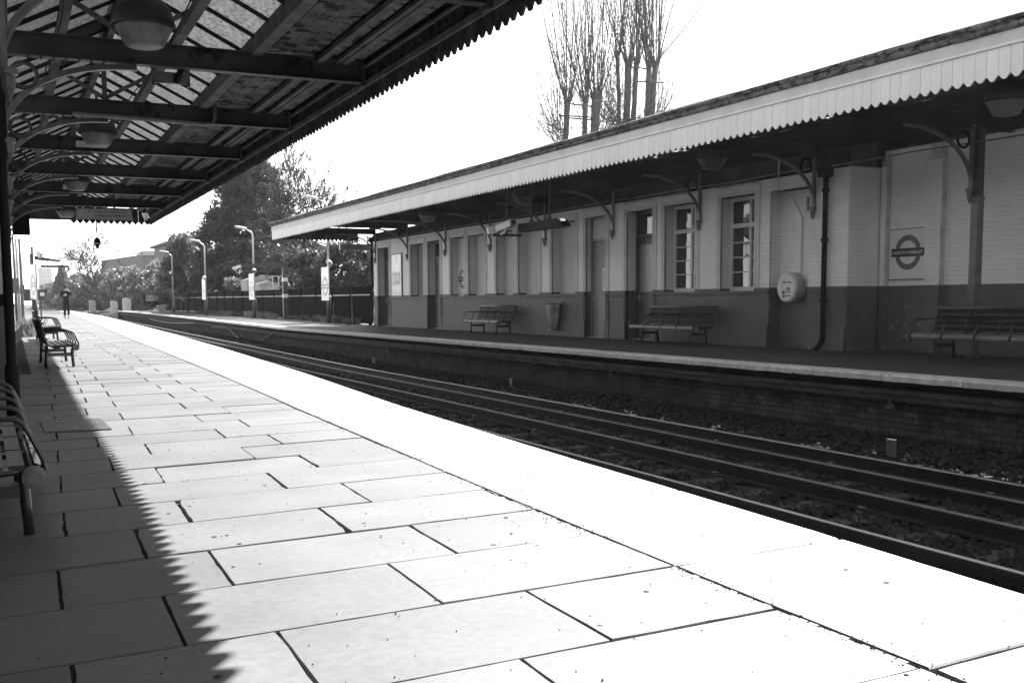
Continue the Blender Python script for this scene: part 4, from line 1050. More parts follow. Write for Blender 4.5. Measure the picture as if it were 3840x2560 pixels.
# ================================================================== BENCHES  (local: x depth from the front edge, y length, z up)
m_roll = M('paler_front_roll', .14, .3, .3, 5, .1, 40, .6)  # front roll in a lighter tone than the slats
def make_bench():
    t = thing('bench', 'x', 'bench', (0, 0, 0), 0, 'metal benches on the platforms')
    Lb = 2.54; nseat = 4; p_ = Lb / nseat
    for i in range(nseat + 1):
        y = i * p_
        mb = MB(); mb.tube([(.07, y, .385), (.16, y, .375), (.42, y, .355), (.50, y, .40), (.545, y, .50), (.61, y, .79), (.60, y, .82)], .016, 6)
        fo = mb.build('frame', m_tube, t, True, keep=False)
        mb = MB(); mb.tube([(.015, y, .37), (.02, y, .43), (.07, y, .545), (.10, y, .60), (.14, y, .622), (.2, y, .625), (.57, y, .625)], .013, 7)
        mb.build('armrest', m_tube, t, True, keep=False)
    for i in range(nseat):
        ya = i * p_ + .022; yb = (i + 1) * p_ - .022
        for q in range(4):
            x = .135 + q * .092; z = .395 - q * .007
            ubox('slat', m_seat, (x, (ya + yb) / 2, z), (.036, (yb - ya) / 2, .009), t, keep=False)
        for q in range(4):
            f = q / 3.; x = .525 + .068 * f; z = .475 + .27 * f
            ubox('slat', m_seat, (x - .012, (ya + yb) / 2, z), (.009, (yb - ya) / 2, .034), t, keep=False, ry=-.23 + 0)
        mb = MB(); V, F = [], []; n = 9
        for y in (ya, yb):
            for k in range(n):
                a = math.radians(95 + 120 * k / (n - 1)); V.append((.062 + .058 * math.cos(a), y, .352 + .058 * math.sin(a)))
        F = [(k, k + 1, n + k + 1, n + k) for k in range(n - 1)]
        mesh_obj('front_roll', V, F, m_roll, t, True, keep=False)
    mb = MB(); mb.tube([(.062, -.03, .352), (.062, Lb + .03, .352)], .034, 10); mb.build('seat_beam', m_tube, t, True, keep=False)
    mb = MB(); mb.tube([(.61, -.03, .80), (.61, Lb + .03, .80)], .028, 10); mb.build('top_rail', m_tube, t, True, keep=False)
    for y in (-.045, Lb + .03):
        mb = MB(); mb.lathe([(.052, 0), (.055, .004), (.055, .014), (.03, .017), (.03, .013), (.006, .013)], (0, 0, 0), 20); mb.xf(Matrix.Translation((.062, y + (.015 if y < 0 else 0), .352)) @ Matrix.Rotation(math.pi / 2 * (1 if y < 0 else -1), 4, 'X')).build('end_cap', m_iron2, t, keep=False)
    for y in (.26, 2.12):
        mb = MB(); mb.tube([(.075, y, .345), (.095, y, .27), (.09, y, .15), (.08, y, 0)], .027, 10); mb.build('leg', m_tube, t, True, keep=False)
        mb = MB(); mb.tube([(.50, y, .38), (.51, y, .2), (.53, y, 0)], .027, 10); mb.build('leg', m_tube, t, True, keep=False)
        mb = MB(); mb.box(.09, .51, y - .012, y + .012, .19, .25); mb.build('crossbar', m_tube, t, keep=False)
    mb = MB(); mb.box(.3, .36, .05, Lb - .05, .30, .345); mb.build('under_beam', m_tube, t, keep=False)
    return t
b0 = make_bench(); TR = tree_of()
bl = [(.245, 8.12, 0, math.pi, 'bench nearest the camera at the left edge, in the shade of the canopy'),
      (1.47, 22.75, gn(21), math.pi, 'middle bench on the near platform at the edge of the canopy shadow'),
      (1.90, 34.6, gn(33) + .0, math.pi, 'farthest bench on the near platform just past the canopy'),
      (13.30, 19.25, .22, 0, 'bench under the white windows on the far platform'),
      (13.30, 28.95, .22, 0, 'bench under the blind panels left of the rubbish bag'),
      (13.30, 10.72, .22, 0, 'bench at the right edge in front of the recessed wall')]
for i, (x, y, z, rz, lab) in enumerate(bl):
    o = b0 if i == 0 else copy_tree(b0, None, TR); o.location = (x, y, z); o.rotation_euler = (0, 0, rz); o['label'] = lab

# ================================================================== NEAR BUILDING WALL (left edge)
nb = thing('station_building', 'white and dark painted brick wall of the near station building at the left edge', 'building', (wX(26), 26, 0))
YA, YB = 18.5, 34.3
for (z0, z1, m1, nm) in ((0, 1.12, m_dadoj, 'lower_wall'), (1.12, 1.3, m_black, 'painted_band'), (1.3, 4.0, m_whitej, 'upper_wall')):
    mb = MB(); mb.sweep([(-3.0, z0), (-.012, z0), (-.012, z1), (-3.0, z1)], [(wX(y), y, 0, (1, 0)) for y in (YA, YB)]); mb.build(nm, m1, nb)
Cw, Hw, Cd, Hd = [], [], [], []
for r_ in range(50):
    z = .04 + r_ * .0785
    if z > 3.95: break
    y = YA - (.11 if r_ % 2 else 0)
    while y < YB:
        a, b = max(y, YA), min(y + .225, YB); y += .225
        if b - a < .03: continue
        (Cw if z > 1.3 else Cd).append((wX((a + b) / 2) - .006, (a + b) / 2, z)); (Hw if z > 1.3 else Hd).append((.009, (b - a) / 2 - .002, .0355))
boxes('brickwork', Cw, Hw, m_white, nb); boxes('dado_brickwork', [c for c in Cd if c[2] < 1.1], [h for c, h in zip(Cd, Hd) if c[2] < 1.1], m_dado, nb)
mb = MB(); mb.sweep([(-.02, 1.10), (.055, 1.10), (.055, 1.15), (-.02, 1.16)], [(wX(y), y, 0, (1, 0)) for y in (YA, YB)]); mb.build('sill_course', m_trim, nb)
for ya, yb in ((22.0, 23.2), (25.6, 26.8), (29.4, 30.5)):
    mb = MB(); mb.sweep([(-.25, 0), (.012, 0), (.012, 2.9), (-.25, 2.9)], [(wX(y), y, 0, (1, 0)) for y in (ya, yb)]); mb.build('door', m_doord, nb)
mb = MB(); mb.box(-3, -.5, 6, 18.5, 0, 4); mb.box(-3, -.5, -25, 6, 0, 4); mb.build('recessed_wall', m_dado, nb)  # unseen length behind the camera added, kept dark to deepen floor shade
ltl = thing('leaflet_holder', 'pale tilted leaflet holder low on the wall at the left edge', 'holder', (wX(20.5) + .02, 20.6, .55))
mb = MB(); mb.prism([(0, -.15, -.1), (.13, -.15, .05), (.13, -.15, .25), (.0, -.15, .1)], (0, .3, 0)); mb.build('tray', m_cab, ltl, keep=False)

# ================================================================== PERSON
def person(loc, h=1.76):
    t = thing('person', 'person in dark jacket and trousers walking along the sunlit near platform', 'person', loc)
    s = h / 1.76
    def skin(name, pts, edges, rad, mat, parent, lv=1):
        me = bpy.data.meshes.new(name); me.from_pydata([tuple(Vector(p) * s) for p in pts], edges, []); me.materials.append(mat)
        o = bpy.data.objects.new(name, me); COL.objects.link(o); par(o, parent, False)
        m1 = o.modifiers.new('skin', 'SKIN'); m1.use_smooth_shade = True
        for i, r_ in enumerate(rad): me.skin_vertices[0].data[i].radius = ((r_[0] if isinstance(r_, tuple) else r_) * s, (r_[1] if isinstance(r_, tuple) else r_) * s)
        me.skin_vertices[0].data[0].use_root = True
        m2 = o.modifiers.new('sub', 'SUBSURF'); m2.levels = lv; m2.render_levels = lv
        return o
    # facing -y (towards the camera); his right arm on -x side
    P = [(0, 0, .95), (0, .0, 1.12), (0, -.01, 1.28), (0, -.02, 1.42), (0, -.04, 1.50), (0, -.06, 1.56), (0, -.07, 1.66), (0, -.065, 1.73),
         (-.09, 0, .90), (-.10, -.10, .50), (-.10, .02, .09), (-.10, -.12, .035),
         (.09, 0, .90), (.10, .10, .49), (.10, .18, .12), (.10, .07, .04),
         (-.17, -.01, 1.42), (-.26, .02, 1.20), (-.20, -.16, 1.20), (-.11, -.24, 1.24),
         (.17, -.01, 1.42), (.27, -.02, 1.22), (.22, -.16, 1.36), (.12, -.20, 1.50)]
    E_ = [(0, 1), (1, 2), (2, 3), (3, 4), (4, 5), (5, 6), (6, 7), (0, 8), (8, 9), (9, 10), (10, 11), (0, 12), (12, 13), (13, 14), (14, 15), (3, 16), (16, 17), (17, 18), (18, 19), (3, 20), (20, 21), (21, 22), (22, 23)]
    Rr = [(.15, .11), (.15, .11), (.17, .12), (.14, .10), .06, .06, .085, .065, .10, .065, .045, .04, .10, .065, .045, .04, .07, .055, .045, .035, .07, .055, .045, .035]
    body = skin('body', P, E_, Rr, m_skin, t, 2)
    J = [(0, 0, .86), (0, 0, 1.0), (0, -.01, 1.28), (0, -.02, 1.43), (0, -.035, 1.49), (-.18, -.01, 1.42), (-.265, .02, 1.20), (-.20, -.16, 1.20), (-.14, -.21, 1.225), (.18, -.01, 1.42), (.275, -.02, 1.22), (.22, -.16, 1.36), (.15, -.19, 1.46)]
    skin('jacket', J, [(0, 1), (1, 2), (2, 3), (3, 4), (3, 5), (5, 6), (6, 7), (7, 8), (3, 9), (9, 10), (10, 11), (11, 12)],
         [(.19, .14), (.18, .135), (.195, .145), (.15, .12), .075, .085, .072, .06, .055, .085, .072, .06, .055], m_coat, t, 2)
    T = [(0, 0, .93), (-.09, 0, .88), (-.10, -.10, .50), (-.10, .02, .12), (.09, 0, .88), (.10, .10, .49), (.10, .18, .15)]
    skin('trousers', T, [(0, 1), (1, 2), (2, 3), (0, 4), (4, 5), (5, 6)], [(.16, .12), .11, .078, .065, .11, .078, .065], m_trouser, t, 2)
    for x, y in ((-.10, -.06), (.10, .14)):
        skin('shoe', [(x, y + .09, .05), (x, y, .045), (x, y - .11, .035)], [(0, 1), (1, 2)], [.05, .048, .038], m_black, t, 1)
    mb = MB(); mb.lathe([(.088, .0), (.098, .05), (.085, .11), (.04, .14)], (0, -.055, 1.63), 14); mb.xf(Matrix.Scale(s, 4)).build('hair', m_coat, t, True, keep=False)
    for x in (-.03, .03):
        mb = MB(); mb.lathe([(.004, -.012), (.013, 0), (.004, .012)], (x, -.152, 1.66), 8); mb.xf(Matrix.Scale(s, 4)).build('eye', m_signd, t, keep=False)
    mb = MB(); mb.prism([(-.012, -.145, 1.625), (.012, -.145, 1.625), (0, -.145, 1.665)], (0, -.03, -.008)); mb.xf(Matrix.Scale(s, 4)).build('nose', m_skin, t, keep=False)
    mb = MB(); mb.box(-.028, .028, -.153, -.14, 1.598, 1.606); mb.xf(Matrix.Scale(s, 4)).build('mouth', m_signg, t, keep=False)
    for hx, hy, hz, dx in ((-.10, -.25, 1.25, 1), (.10, -.20, 1.53, -1)):
        for q in range(4):
            skin('finger', [(hx, hy, hz + .02 * (q - 1.5)), (hx + dx * .035, hy - .04, hz + .02 * (q - 1.5)), (hx + dx * .065, hy - .01, hz + .018 * (q - 1.5))], [(0, 1), (1, 2)], [.011, .010, .008], m_skin, t, 1)
        skin('thumb', [(hx, hy, hz + .03), (hx + dx * .01, hy - .03, hz + .06), (hx + dx * .04, hy - .04, hz + .065)], [(0, 1), (1, 2)], [.012, .011, .009], m_skin, t, 1)
    c = thing('cup', 'small white paper cup held in front of the chest of the walking person', 'cup', (Vector(loc) + Vector((-.04, -.27, 1.19)) * s))
    mb = MB(); mb.lathe([(.03, 0), (.042, .11)], (0, 0, 0), 12); mb.build('cup_body', m_signw, c, True, keep=False)
    mb = MB(); mb.lathe([(.044, .11), (.044, .122)], (0, 0, 0), 12); mb.build('lid', m_signw, c, keep=False)
person((4.16, 65.2, gn(65.2)), 1.76)

# ================================================================== FAR PLATFORM: FENCE, POSTS, SIGNS
fx = 14.2
fe = thing('palisade_fence', 'long dark palisade fence with a pale rail at the back of the far platform', 'fence', (fx, 60, .3))
YPo = [43.0 + 2.72 * i for i in range(20)]
ftop = lambda Y: 1.80 + .0025 * (Y - 43)
pal = 0; Cc_, Hc_ = [], []
for i, y in enumerate(YPo):
    mb = MB(); mb.box(fx - .08, fx - .02, y - .035, y + .035, gf(y) - .1, ftop(y) + .02); mb.build('post', m_fence, fe)
    if i == len(YPo) - 1: break
    y2 = YPo[i + 1]
    mb = MB(); mb.bar((fx - .035, y + .05, ftop(y) - .35), (fx - .035, y2 - .05, ftop(y2) - .35), .03, .05); mb.build('rail', m_iron2 if 1 else m_fence, fe)
    mb = MB(); mb.bar((fx - .035, y + .05, gf(y) + .2), (fx - .035, y2 - .05, gf(y2) + .2), .03, .05); mb.build('rail', m_fence, fe)
    yy_ = y + .08
    while yy_ < y2 - .04:
        c = (fx, yy_, (gf(yy_) + .05 + ftop(yy_)) / 2); h = (.011, .034 if i > 7 else .03, (ftop(yy_) - gf(yy_) - .05) / 2 - (.0 if 1 else 0))
        if pal < 300: ubox('pale', m_fence, c, h, fe); pal += 1
        else: Cc_.append(c); Hc_.append(h)
        yy_ += .088
boxes('pales', Cc_, Hc_, m_fence, fe)

def lamp_post(x, y, H, arm, hd, base_h, lab, sign=None, cam=True):
    z0 = gf(y); t = thing('lamp_post', lab, 'lamp post', (x, y, z0), 0, 'lamp posts along the far platform')
    mb = MB(); mb.lathe([(.105, 0), (.105, base_h), (.06, base_h + .04)], (0, 0, 0), 12); mb.build('base_column', m_iron, t, True, keep=False)
    pts = [(0, 0, base_h), (0, 0, H - .35), (-.02, 0, H - .18), (-.10, 0, H - .06), (-.24, 0, H), (-arm, 0, H + .09)]
    mb = MB(); mb.tube(pts, [.055, .048, .045, .04, .035, .03], 10); mb.build('pole', m_galv, t, True, keep=False)
    a = MB(); L = .62; prf = []
    V, F = [], []; n = 10
    for i, f in enumerate((0, .06, .3, .7, .95, 1)):
        wv = (.04, .09, .13, .14, .12, .03)[i]; hv = (.03, .05, .07, .07, .06, .02)[i]; x_ = -arm + .04 - L * f; zz_ = H + .10 + L * f * .16
        for k in range(n):
            an = 2 * math.pi * k / n; V.append((x_, wv * math.cos(an), zz_ + hv * math.sin(an)))
    for i in range(5):
        for k in range(n): F.append((i * n + k, i * n + (k + 1) % n, (i + 1) * n + (k + 1) % n, (i + 1) * n + k))
    F += [tuple(range(n)), tuple(5 * n + k for k in range(n - 1, -1, -1))]
    mesh_obj('lantern', V, F, m_plasticw, t, True, keep=False)
    return t
def post_roundel(x, y, zb, zt, wd, lab, rot, logo=True, group='roundel signs on the lamp posts', bar=.1):
    t = thing('station_sign', lab, 'sign', (x, y, zb), rot, group)
    mb = MB(); mb.box(-wd / 2, wd / 2, -.02, .02, 0, zt - zb); mb.build('sign_panel', m_signw, t, keep=False)
    mb = MB(); 
    for a, b, c, d in ((-wd / 2 - .012, -wd / 2, 0, zt - zb), (wd / 2, wd / 2 + .012, 0, zt - zb)): mb.box(a, b, -.025, .025, c, d)
    mb.build('sign_edge', m_galv, t, keep=False)
    Rr = wd * .37; zc = (zt - zb) * .42
    for s_ in (-1, 1):
        MM = frame_mat((0, -.0205 * s_ * -1 if s_ < 0 else -.0205, zc), (s_, 0, 0), (0, 0, 1))
        if s_ < 0: MM = frame_mat((0, .0205, zc), (-1, 0, 0), (0, 0, 1))
        roundel(t, MM, Rr, Rr * .33, keep=False)
    mb = MB(); mb.box(wd * .12, wd * .42, -.024, -.02, zt - zb - .16, zt - zb - .05); mb.build('small_plate', m_signd, t, keep=False)
    return t
def spot(x, y, z, lab, rz):
    t = thing('floodlight', lab, 'floodlight', (x, y, z), rz, 'small floodlights above the signs')
    mb = MB(); mb.lathe([(.03, 0), (.10, .03), (.11, .16), (.115, .2)], (0, 0, 0), 14); mb.xf(Matrix.Rotation(2.3, 4, 'X')).build('hood', m_plasticw, t, True, keep=False)
    mb = MB(); mb.lathe([(.10, .195), (.10, .2)], (0, 0, 0), 14); mb.xf(Matrix.Rotation(2.3, 4, 'X')).build('lens', m_clear, t, keep=False)
    mb = MB(); mb.tube([(0, 0, 0), (.05, .1, .02), (.12, .14, -.02)], .02, 6); mb.build('arm', m_galv, t, keep=False)
lamp_post(13.72, 47.5, 5.25, .42, 1, 1.15, 'lamp post whose lantern rises above the end of the far canopy')
lamp_post(13.22, 60.0, 4.63, .35, 1, 1.0, 'tall lamp post behind the dark mirror frame on the far platform')
lamp_post(12.28, 69.0, 4.33, .28, 1, .85, 'lamp post with a narrow roundel sign left of the mirror frame')
lamp_post(12.02, 80.0, 4.05, .25, 1, .6, 'farthest lamp post beside the planter at the platform end')
post_roundel(13.58, 47.5, 1.24, 2.68, 1.15, 'tall roundel sign nearest the far canopy, mounted on a thick dark post', R(90))
post_roundel(13.10, 60.0, 1.32, 2.70, 1.2, 'narrow roundel sign on the post behind the dark mirror frame', R(90))
post_roundel(12.18, 69.0, 1.36, 2.60, 1.1, 'narrowest roundel sign on the lamp post left of the mirror frame', R(90))
spot(13.62, 47.25, 2.95, 'white floodlight above the roundel sign nearest the far canopy', R(30))
spot(13.14, 59.7, 2.92, 'white floodlight above the sign behind the mirror frame', R(20))
spot(12.14, 68.8, 2.74, 'white floodlight above the narrowest roundel sign', R(20))
spot(11.86, 79.9, 3.3, 'pale floodlight halfway up the farthest lamp post', R(20))
# driver's mirror frame: post and long arm over the platform
gy = 56.0; z0 = gf(gy)
ga = thing('mirror_frame', 'dark angular post and long arm carrying a monitor over the far platform', 'frame', (13.9, gy, z0))
mb = MB(); mb.box(-.11, .11, -.11, .11, 0, 2.74); mb.build('post', m_iron, ga, keep=False)
mb = MB(); mb.prism([(.11, 0, 2.84), (.11, 0, 2.58), (-2.35, 0, 2.58), (-2.35, 0, 2.72), (-.6, 0, 2.83)], (0, .12, 0)); mb.build('arm', m_iron, ga, keep=False)
mb = MB(); mb.box(-2.4, -.75, .02, .16, 2.36, 2.45); mb.build('lower_bar', m_iron, ga, keep=False)
mb = MB(); mb.box(-2.15, -2.1, .03, .08, 2.42, 2.6); mb.box(-1.0, -.95, .03, .08, 2.42, 2.6); mb.build('hanger', m_iron, ga, keep=False)
for z in (1.08, 2.02 - .12):
    mb = MB(); mb.box(-.125, .125, -.116, .116, z, z + .19); mb.build('reflective_band', m_signw, ga, keep=False)
cctv('security_camera', 'bulky white camera pod at the tip of the mirror frame arm', (11.55, 55.9, 2.84), R(70), .95)
cctv('security_camera', 'small camera under the tip of the mirror frame arm', (11.68, 56.0, 2.66), R(10), .8)
# cabinets, planter, warning board
def cabinet(x, y, z, w_, d_, h_, lab, rz=0, mat=None, group=None):
    t = thing('equipment_cabinet', lab, 'cabinet', (x, y, z), rz, group)
    mb = MB(); mb.box(-w_ / 2, w_ / 2, -d_ / 2, d_ / 2, 0, h_); mb.build('case', mat or m_cab, t, keep=False)
    mb = MB(); mb.prism([(-w_ / 2 - .04, -d_ / 2 - .04, h_), (w_ / 2 + .04, -d_ / 2 - .04, h_), (0, -d_ / 2 - .04, h_ + w_ * .13)], (0, d_ + .08, 0)); mb.build('lid', mat or m_cab, t, keep=False)
    mb = MB(); mb.box(w_ * .2, w_ * .26, -d_ / 2 - .02, -d_ / 2, h_ * .45, h_ * .6); mb.build('handle', m_iron, t, keep=False)
    return t
cabinet(10.78, 96.6, gf(98), .6, .6, .98, 'pale metal cabinet standing at the far end of the far platform', mat=m_cab)
cabinet(11.45, 113, -.2, .6, .6, 1.55, 'pale cabinet with a bright lid beside the track beyond the platform ramp')
cabinet(12.6, 150, -.2, .75, .8, 1.7, 'hazy narrow cabinet by the track in front of the bushes')
pl = thing('planter', 'pale tapered planter tub standing on the far platform by the last lamp post', 'planter', (11.5, 82.0, gf(82))); pl.scale = (.5, .6, .72)
mb = MB(); n = 4
mb.add([(-.42, -.25, 0), (.42, -.25, 0), (.42, .25, 0), (-.42, .25, 0), (-.62, -.33, .62), (.62, -.33, .72), (.62, .33, .72), (-.62, .33, .62)], [(0, 3, 2, 1), (4, 5, 6, 7), (0, 1, 5, 4), (1, 2, 6, 5), (2, 3, 7, 6), (3, 0, 4, 7)]); mb.build('tub', m_pot, pl, keep=False)
mb = MB(); mb.add([(-.68, -.37, .56), (.68, -.37, .66), (.68, .37, .66), (-.68, .37, .56), (-.68, -.37, .68), (.68, -.37, .80), (.68, .37, .80), (-.68, .37, .68)], [(0, 3, 2, 1), (4, 5, 6, 7), (0, 1, 5, 4), (1, 2, 6, 5), (2, 3, 7, 6), (3, 0, 4, 7)]); mb.build('rim', m_pot, pl, keep=False)
wb = thing('warning_sign', 'white warning board beside a dark notice on the fence at the platform end', 'sign', (13.0, 99.5, 1.35)); wb.scale = (.5, .5, .5)
mb = MB(); mb.box(-.66, .62, 0, .03, 0, .95); mb.build('white_board', m_cab, wb, keep=False)
mb = MB(); mb.box(.66, 1.95, 0, .03, .08, .95); mb.build('dark_board', m_iron2, wb, keep=False)
mb = MB(); mb.ring(.22, .29, .02, 18); mb.box(-.2, .2, -.03, .03, 0, .02); mb.xf(frame_mat((-.33, -.005, .55), (1, 0, .9), (-.9, 0, 1))).build('prohibition_ring', m_signd, wb, keep=False)
mb = MB(); mb.prism([(.05, -.01, .3), (.4, -.01, .3), (.45, -.01, .75), (.2, -.01, .6)], (0, .012, 0)); mb.build('hazard_mark', m_signg, wb, keep=False)
mb = MB()
for q in range(5): mb.box(.75, 1.85 - .2 * (q % 2), -.008, 0, .2 + q * .14, .24 + q * .14)
mb.build('text_lines', m_fascia, wb, keep=False)
mb = MB(); mb.box(-1.0, -.92, .03, .1, -.9, 1.25); mb.box(2.0, 2.08, .03, .1, -.9, 1.25)
for q in range(30): mb.box(-.9 + q * .1, -.84 + q * .1, .06, .09, -.8, 1.0)
mb.build('end_fence_pales', m_fence, wb, keep=False)
# huts behind the fence
def hut(x, y, z, w_, d_, h_, lab, roof=.25):
    t = thing('hut', lab, 'hut', (x, y, z), 0, 'pale equipment huts behind the fence')
    mb = MB(); mb.box(-w_ / 2, w_ / 2, -d_ / 2, d_ / 2, 0, h_); mb.build('walls', m_concrete, t, keep=False)
    mb = MB(); mb.prism([(-w_ / 2 - .08, -d_ / 2 - .08, h_), (w_ / 2 + .08, -d_ / 2 - .08, h_), (0, -d_ / 2 - .08, h_ + roof)], (0, d_ + .16, 0)); mb.build('roof', m_concrete, t, keep=False)
    mb = MB(); mb.box(-w_ * .1, w_ * .35, -d_ / 2 - .02, -d_ / 2, .3, h_ - .15); mb.build('door', m_fascia, t, keep=False)
    return t
hut(15.45, 70, .6, 1.3, 1.6, 1.95, 'larger pale hut behind the fence left of the mirror frame post', .2)
hut(15.5, 67, .6, 1.1, 1.3, 1.65, 'smaller pale hut with a low gable roof behind the fence', .22)
ct = thing('container', 'pale boxy container behind the two huts', 'container', (17.4, 75, .9)); mb = MB(); mb.box(-.56, .56, -1, 1, 0, 2.1); mb.build('box', m_concrete, ct, keep=False)
mb = MB()
for q in range(5): mb.box(-.5 + q * .23, -.46 + q * .23, -1.03, -1, 0, 1.8)
mb.build('ribs', m_fascia, ct, keep=False)
rl = thing('handrail', 'pale tubular handrail between the container and the mirror frame post', 'railing', (16.1, 66, 1.1))
for z in (.9, 1.55):
    mb = MB(); mb.tube([(-.6, 0, z + .05), (.9, 0, z + .1)], .03, 6); mb.build('rail', m_galv, rl, keep=False)
for x in (-.45, -.1, .3, .8):
    mb = MB(); mb.tube([(x, 0, 0), (x, 0, 1.65)], .04, 6); mb.build('upright', m_galv, rl, keep=False)

# near platform: far end furniture
lpn = thing('sign_post', 'dark post carrying the roundel sign near the end of the near building', 'post', (1.66, 42, gn(42)))
mb = MB(); mb.lathe([(.10, 0), (.10, 1.15), (.05, 1.18), (.05, 2.9)], (0, 0, 0), 12); mb.build('column', m_iron, lpn, True, keep=False)
post_roundel(1.64, 41.75, 1.30, 2.50, 1.0, 'narrow white roundel sign in the sun at the far left beyond the canopy', R(99), group='x')
bpy.data.objects[[o.name for o in bpy.data.objects if o.get('group') == 'x'][0]]['group'] = 'roundel signs on the lamp posts'
spot(1.80, 41.7, 2.92, 'white floodlight above the roundel sign at the far left', R(60))
gn_ = thing('mirror_frame', 'dark arm with monitors reaching over the far end of the near platform', 'frame', (2.0, 52, gn(52)))
mb = MB(); mb.prism([(0, 0, 2.95), (0, 0, 2.75), (1.15, 0, 2.66), (1.15, 0, 2.74)], (0, .1, 0)); mb.build('arm', m_iron, gn_, keep=False)
mb = MB(); mb.box(-.06, .06, -.06, .1, 0, 3.0); mb.build('post', m_iron, gn_, keep=False)
mb = MB(); mb.box(.35, 1.5, 0, .12, 2.42, 2.52); mb.build('monitor_hood', m_iron, gn_, keep=False)
mb = MB()
for x in (.62, 1.02): mb.box(x, x + .04, .02, .06, 2.5, 2.72)
mb.build('hangers', m_iron, gn_, keep=False)
cctv('security_camera', 'pair of small cameras at the tip of the arm over the near platform', (3.45, 52, 2.28 + gn(52)), R(10), .8)
db = thing('notice_box', 'dark angular box on a thin post at the far end of the near platform', 'box', (2.55, 60, gn(60)))
mb = MB(); mb.prism([(-.75, 0, 1.55), (.42, 0, 1.5), (.25, 0, 1.0), (-.75, 0, .95)], (0, .2, 0)); mb.build('box', m_iron, db, keep=False)
mb = MB(); mb.tube([(.1, .1, 0), (.1, .1, 1.0)], .04, 6); mb.build('post', m_iron, db, keep=False)
mb = MB(); mb.box(.08, .28, -.02, 0, 1.2, 1.38); mb.build('white_patch', m_signw, db, keep=False)
# pale poles beyond the end of the near building
for i, (x, y, h_, r_, lab) in enumerate(((1.25, 45, 3.3, .05, 'pale pole left of the near roundel sign'), (1.42, 47, 3.4, .06, 'pale pole close behind the near roundel sign'), (1.02, 40, 3.2, .045, 'thin pale pole right at the end of the near wall'))):
    t = thing('pole', lab, 'pole', (x, y, gn(y)), 0, 'pale poles beyond the near building')
    mb = MB(); mb.tube([(0, 0, 0), (0, 0, h_)], r_, 8); mb.build('shaft', m_galv if i == 0 else m_iron2, t, True, keep=False)
    mb = MB(); mb.box(-.10, .10, -.03, .03, 1.3, 1.5 + .15 * i); mb.build('plate', m_iron2, t, keep=False)
nf = thing('fence', 'low dark fence at the back of the near platform beyond the building', 'fence', (.9, 45, .2))
for q in range(60):
    y = 35.0 + q * .8; ubox('pale', m_fence, (wX(y) - .1, y, gn(y) + .6), (.02, .05, .6), nf)
mb = MB(); mb.bar((wX(35) - .1, 35, 1.0), (wX(83) - .1, 83, 1.3), .05, .06); mb.build('rail', m_fence, nf)

# ================================================================== VEGETATION
def leaf_quads(P, size, flat=.0, elong=1.8):
    n = len(P); a = RNG.normal(size=(n, 3)); a /= np.linalg.norm(a, axis=1)[:, None]
    b = RNG.normal(size=(n, 3)); b -= a * (a * b).sum(1)[:, None]; b /= np.linalg.norm(b, axis=1)[:, None]
    s = size * RNG.uniform(.6, 1.4, n)[:, None]
    V = np.stack([P - a * s * elong / 2, P + b * s / 2, P + a * s * elong / 2, P - b * s / 2], 1).reshape(-1, 3)
    F = np.arange(n * 4).reshape(-1, 4); return V, F
def blob_points(blobs, dens):
    """points inside ellipsoidal clumps, thicker towards the surface"""
    out_ = []
    for (cx, cy_, cz, rx, ry, rz) in blobs:
        n = max(20, int(dens * rx * rz * (ry ** .5)))
        d = RNG.normal(size=(n, 3)); d /= np.linalg.norm(d, axis=1)[:, None]
        r = RNG.uniform(.25, 1, n)[:, None] ** .45
        out_.append(np.array([cx, cy_, cz]) + d * r * np.array([rx, ry, rz]) * RNG.uniform(.85, 1.12, (n, 1)))
    return np.concatenate(out_)
def clumps(c, r, n, k=.33, seed=0):
    rr_ = np.random.default_rng(seed); bl_ = []
    for i in range(n):
        d = rr_.normal(size=3); d /= np.linalg.norm(d); q = rr_.uniform(.2, 1) ** .5
        s = rr_.uniform(.6, 1.3) * k
        bl_.append((c[0] + d[0] * r[0] * q * .8, c[1] + d[1] * r[1] * q * .8, c[2] + d[2] * r[2] * q * .8, r[0] * s, r[1] * s, r[2] * s))
    return bl_
def leafy(name, lab, cat, base, blobs, dens, size, mat, trunk=None, group=None, twig=None, bark=None):
    t = thing(name, lab, cat, base, 0, group)
    P = blob_points(blobs, dens); V, F = leaf_quads(P, size)
    inner = [(a, b, c, d * .72, e * .72, f_ * .72) for a, b, c, d, e, f_ in blobs]
    V2, F2 = leaf_quads(blob_points(inner, dens * .16), size * 2.6, elong=1.2)
    np_mesh('crown', np.concatenate([V, V2]), np.concatenate([F, F2 + len(V)]), mat, t)
    if trunk:
        mb = MB()
        for pts, r_ in trunk: mb.tube(pts, [r_ * (1 - .75 * i / (len(pts) - 1)) for i in range(len(pts))], 7)
        mb.build('trunk', bark or m_barkd, t, True)
    return t
